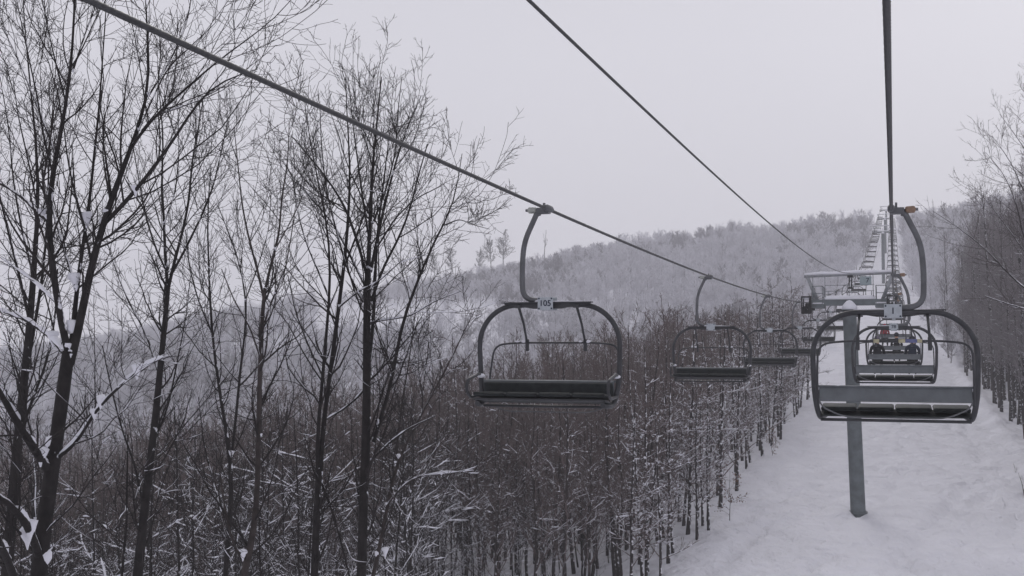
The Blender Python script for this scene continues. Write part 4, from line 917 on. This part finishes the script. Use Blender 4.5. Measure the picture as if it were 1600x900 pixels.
def forest(name, pts, lab):
    me = bpy.data.meshes.new(name); n = len(pts)
    me.vertices.add(n); co = np.array([(x, y, float(height(x, y)) - 0.1) for x, y, _ in pts], np.float32); me.vertices.foreach_set('co', co.ravel())
    at = me.attributes.new('pick', 'INT', 'POINT'); at.data.foreach_set('value', np.array([p[2] for p in pts], np.int32))
    at = me.attributes.new('turn', 'FLOAT_VECTOR', 'POINT'); tv = np.stack([rg.normal(0, .035, n), rg.normal(0, .035, n), rg.uniform(0, 6.28, n)], -1).astype(np.float32); at.data.foreach_set('vector', tv.ravel())
    at = me.attributes.new('size', 'FLOAT', 'POINT'); sz_ = rg.uniform(0.62, 1.25, n)
    for q_, (x, y, k_) in enumerate(pts):
        if k_ >= 15: sz_[q_] *= 0.72 + 0.62 * float(vnoise(x / 17, y / 17, 33))
        if k_ < 11 and x < 0: sz_[q_] *= float(np.interp(-x, [10, 13, 20, 40], [0.98, 0.93, 0.88, 0.92]))
    at.data.foreach_set('value', sz_.astype(np.float32))
    o = link(bpy.data.objects.new(name, me)); md = o.modifiers.new('scatter', 'NODES')
    g = bpy.data.node_groups.new(name, 'GeometryNodeTree'); md.node_group = g
    g.interface.new_socket('Geometry', in_out='INPUT', socket_type='NodeSocketGeometry'); g.interface.new_socket('Geometry', in_out='OUTPUT', socket_type='NodeSocketGeometry')
    gi = g.nodes.new('NodeGroupInput'); go_ = g.nodes.new('NodeGroupOutput'); ins = g.nodes.new('GeometryNodeInstanceOnPoints')
    ci = g.nodes.new('GeometryNodeCollectionInfo'); ci.inputs['Collection'].default_value = src; ci.inputs['Separate Children'].default_value = True; ci.inputs['Reset Children'].default_value = True
    def attr(nm, ty):
        a_ = g.nodes.new('GeometryNodeInputNamedAttribute'); a_.data_type = ty; a_.inputs['Name'].default_value = nm; return a_.outputs['Attribute']
    ins.inputs['Pick Instance'].default_value = True
    g.links.new(gi.outputs[0], ins.inputs['Points']); g.links.new(ci.outputs[0], ins.inputs['Instance'])
    g.links.new(attr('pick', 'INT'), ins.inputs['Instance Index']); g.links.new(attr('size', 'FLOAT'), ins.inputs['Scale'])
    er = g.nodes.new('FunctionNodeEulerToRotation'); g.links.new(attr('turn', 'FLOAT_VECTOR'), er.inputs[0]); g.links.new(er.outputs[0], ins.inputs['Rotation'])
    g.links.new(ins.outputs[0], go_.inputs[0])
    tag(o, lab, 'forest', None, 'stuff'); return o
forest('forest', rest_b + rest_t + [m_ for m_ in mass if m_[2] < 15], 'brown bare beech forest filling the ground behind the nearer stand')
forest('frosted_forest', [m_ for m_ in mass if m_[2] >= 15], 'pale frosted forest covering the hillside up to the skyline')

# 5. single trees standing out on the skyline behind the crown left of chair 105
rs = np.random.default_rng(3)
V_sky = [variant(200 + i, 12.5, 0.15, 34, 7, 3, 0, 0, 0.50, (30, 75), 0.030, 0.03, 0, (0.18, 0.32)) for i in range(3)]
M_skyt = mat('rime_bark', (0.09, 0.085, 0.09), 0.9, 0, 0.3, 1.0); S_sky = [bake(v, M_skyt, M_skyt) for v in V_sky]
for px_, py_, sc_, lab in ((655, 445, .9, 'leftmost'), (682, 440, .95, 'second'), (712, 436, 1.05, 'third'), (748, 430, .9, 'fourth'), (768, 428, .95, 'fifth'), (786, 426, 1.05, 'rightmost')):
    
    dirs = P(px_, 450, 1.0); best = max(range(240, 520, 4), key=lambda q: float(height(dirs[0] * q, dirs[1] * q)) / q)
    D_ = float(best) - 12; w = dirs * D_; sc_ = sc_ * 1.55; place(S_sky[rs.integers(3)], w[0], w[1], sc_, rs.uniform(0, 6), lab + ' of the hazy tall trees on the ridge left of the hanger of chair 105', 'hazy tall trees on the ridge', rs)

w_ = P(849, 450, 1.0); b_q = max(range(240, 520, 4), key=lambda q: float(height(w_[0] * q, w_[1] * q)) / q)
V_pole = variant(230, 15.0, 0.20, 9, 3, 2, 0, 0, 0.55, (15, 35), 0.03, 0.02, 0, (0.10, 0.22)); S_pole = bake(V_pole, M_skyt, M_frostd)
place(S_pole, w_[0] * (b_q - 10), w_[1] * (b_q - 10), 1.15, 1.0, 'solitary thin spindly tree rising above the skyline just right of the hanger of chair 105', None, rs)

# 6. undergrowth: young snowy saplings between the beeches and a few that kept their dry leaves
sap = [p for p in poisson(wedge(700, 11, 27, 45, 66), lambda x, y: 2.2) if p[0] < -10.5][:44]
for (x, y) in sap:
    place(S_near[rs.integers(6)], x, y, rs.uniform(0.35, 0.6), rs.uniform(0, 6.28), 'short snowy sapling between the trunks at the foot of the stand', 'snowy saplings among the trunks', rs)
def leafy(px_, py_, h, lab, seed):
    q = np.random.default_rng(seed); d_ = None
    for D_ in np.arange(45, 130, 0.5):
        w = P(px_, py_, D_)
        if w[2] <= float(height(w[0], w[1])): break
    k = 7; tr = np.zeros((1, k, 3)); tr[0, :, 2] = np.linspace(-0.2, h, k); tr[0, 1:, 0] = np.cumsum(q.normal(0, 0.03, k - 1)); rr = (0.022 * np.linspace(1, .2, k))[None]
    b1, r1 = spawn(q, tr, rr, 22, 5, (0.25, 0.5), (40, 80), 0.02, 0.1, 0.5, 0.12, 1.0, 0.006)
    b2, r2 = spawn(q, b1, r1, 5, 4, (0.3, 0.6), (30, 60), 0.0, 0.15, 0.6, 0.2, 1.0, 0.005)
    root = empty('beech_sapling', (w[0], w[1], float(height(w[0], w[1])))); tag(root, lab, 'sapling', 'saplings with dry leaves')
    a = Acc(); a.add(tr, rr, 6); link(bpy.data.objects.new('stem', a.mesh('stem', [M_barkm])), root)
    a = Acc(); a.add(b1, r1, 4); a.add(b2, r2, 3); link(bpy.data.objects.new('twigs', a.mesh('twigs', [M_twigb])), root)
    n = 420; i = q.integers(0, len(b2), n); j = q.integers(1, 4, n); c = b2[i, j]; u = norm(q.normal(size=(n, 3))); v = norm(np.cross(u, q.normal(size=(n, 3))))
    L = q.uniform(0.03, 0.055, n)[:, None]; c = c - np.array([0, 0, 1]) * L * 0.7
    V_ = np.stack([c - u * L, c - v * L * .55, c + u * L, c + v * L * .55], 1).reshape(-1, 3)
    link(bpy.data.objects.new('leaves', mesh_np('leaves', V_, np.arange(4 * n).reshape(-1, 4), [M_leaf], smooth=False)), root)
    a = Acc(); cc, ss = snow_on(q, b1, r1, 0.03, 0.9, 0.08); a.add(cc, ss, 5); cc, ss = snow_on(q, b2, r2, 0.02, 0.4, 0.06); a.add(cc, ss, 4)
    link(bpy.data.objects.new('snow', a.mesh('snow', [M_snow])), root)
leafy(1140, 814, 2.6, 'small beech sapling with reddish dry leaves standing alone at the left edge of the piste', 1)
leafy(1098, 775, 2.4, 'beech sapling with dry leaves half hidden behind the border trunks left of the piste', 2)
leafy(1206, 712, 2.0, 'low leafy sapling under snow further up the left edge of the piste', 3)
def ground_hit(px_, py_):
    for D_ in np.arange(45, 160, 0.25):
        w = P(px_, py_, D_)
        if w[2] <= float(height(w[0], w[1])): return w
    return w
for (p0, p1, lab, r_) in (((1592, 745), (1602, 772), 'dark broken branch sticking out of the snow at the right edge', 0.07), ((1584, 730), (1588, 742), 'short dark stump of branch poking out of the snow bank on the right', 0.05)):
    a, b_ = ground_hit(*p0), ground_hit(*p1); a = Vector(a) + Vector((0, 0, 0.22)); b_ = Vector(b_) + Vector((0, 0, -0.05)); m_ = (a + b_) / 2 + Vector((0.05, 0, 0.06))
    o = MB().tube([a, a.lerp(m_, .5), m_, m_.lerp(b_, .5), b_], [r_ * .4, r_ * .7, r_, r_ * 1.1, r_ * 1.2], 8).build('fallen_branch', M_bark)
    tag(o, lab, 'branch')
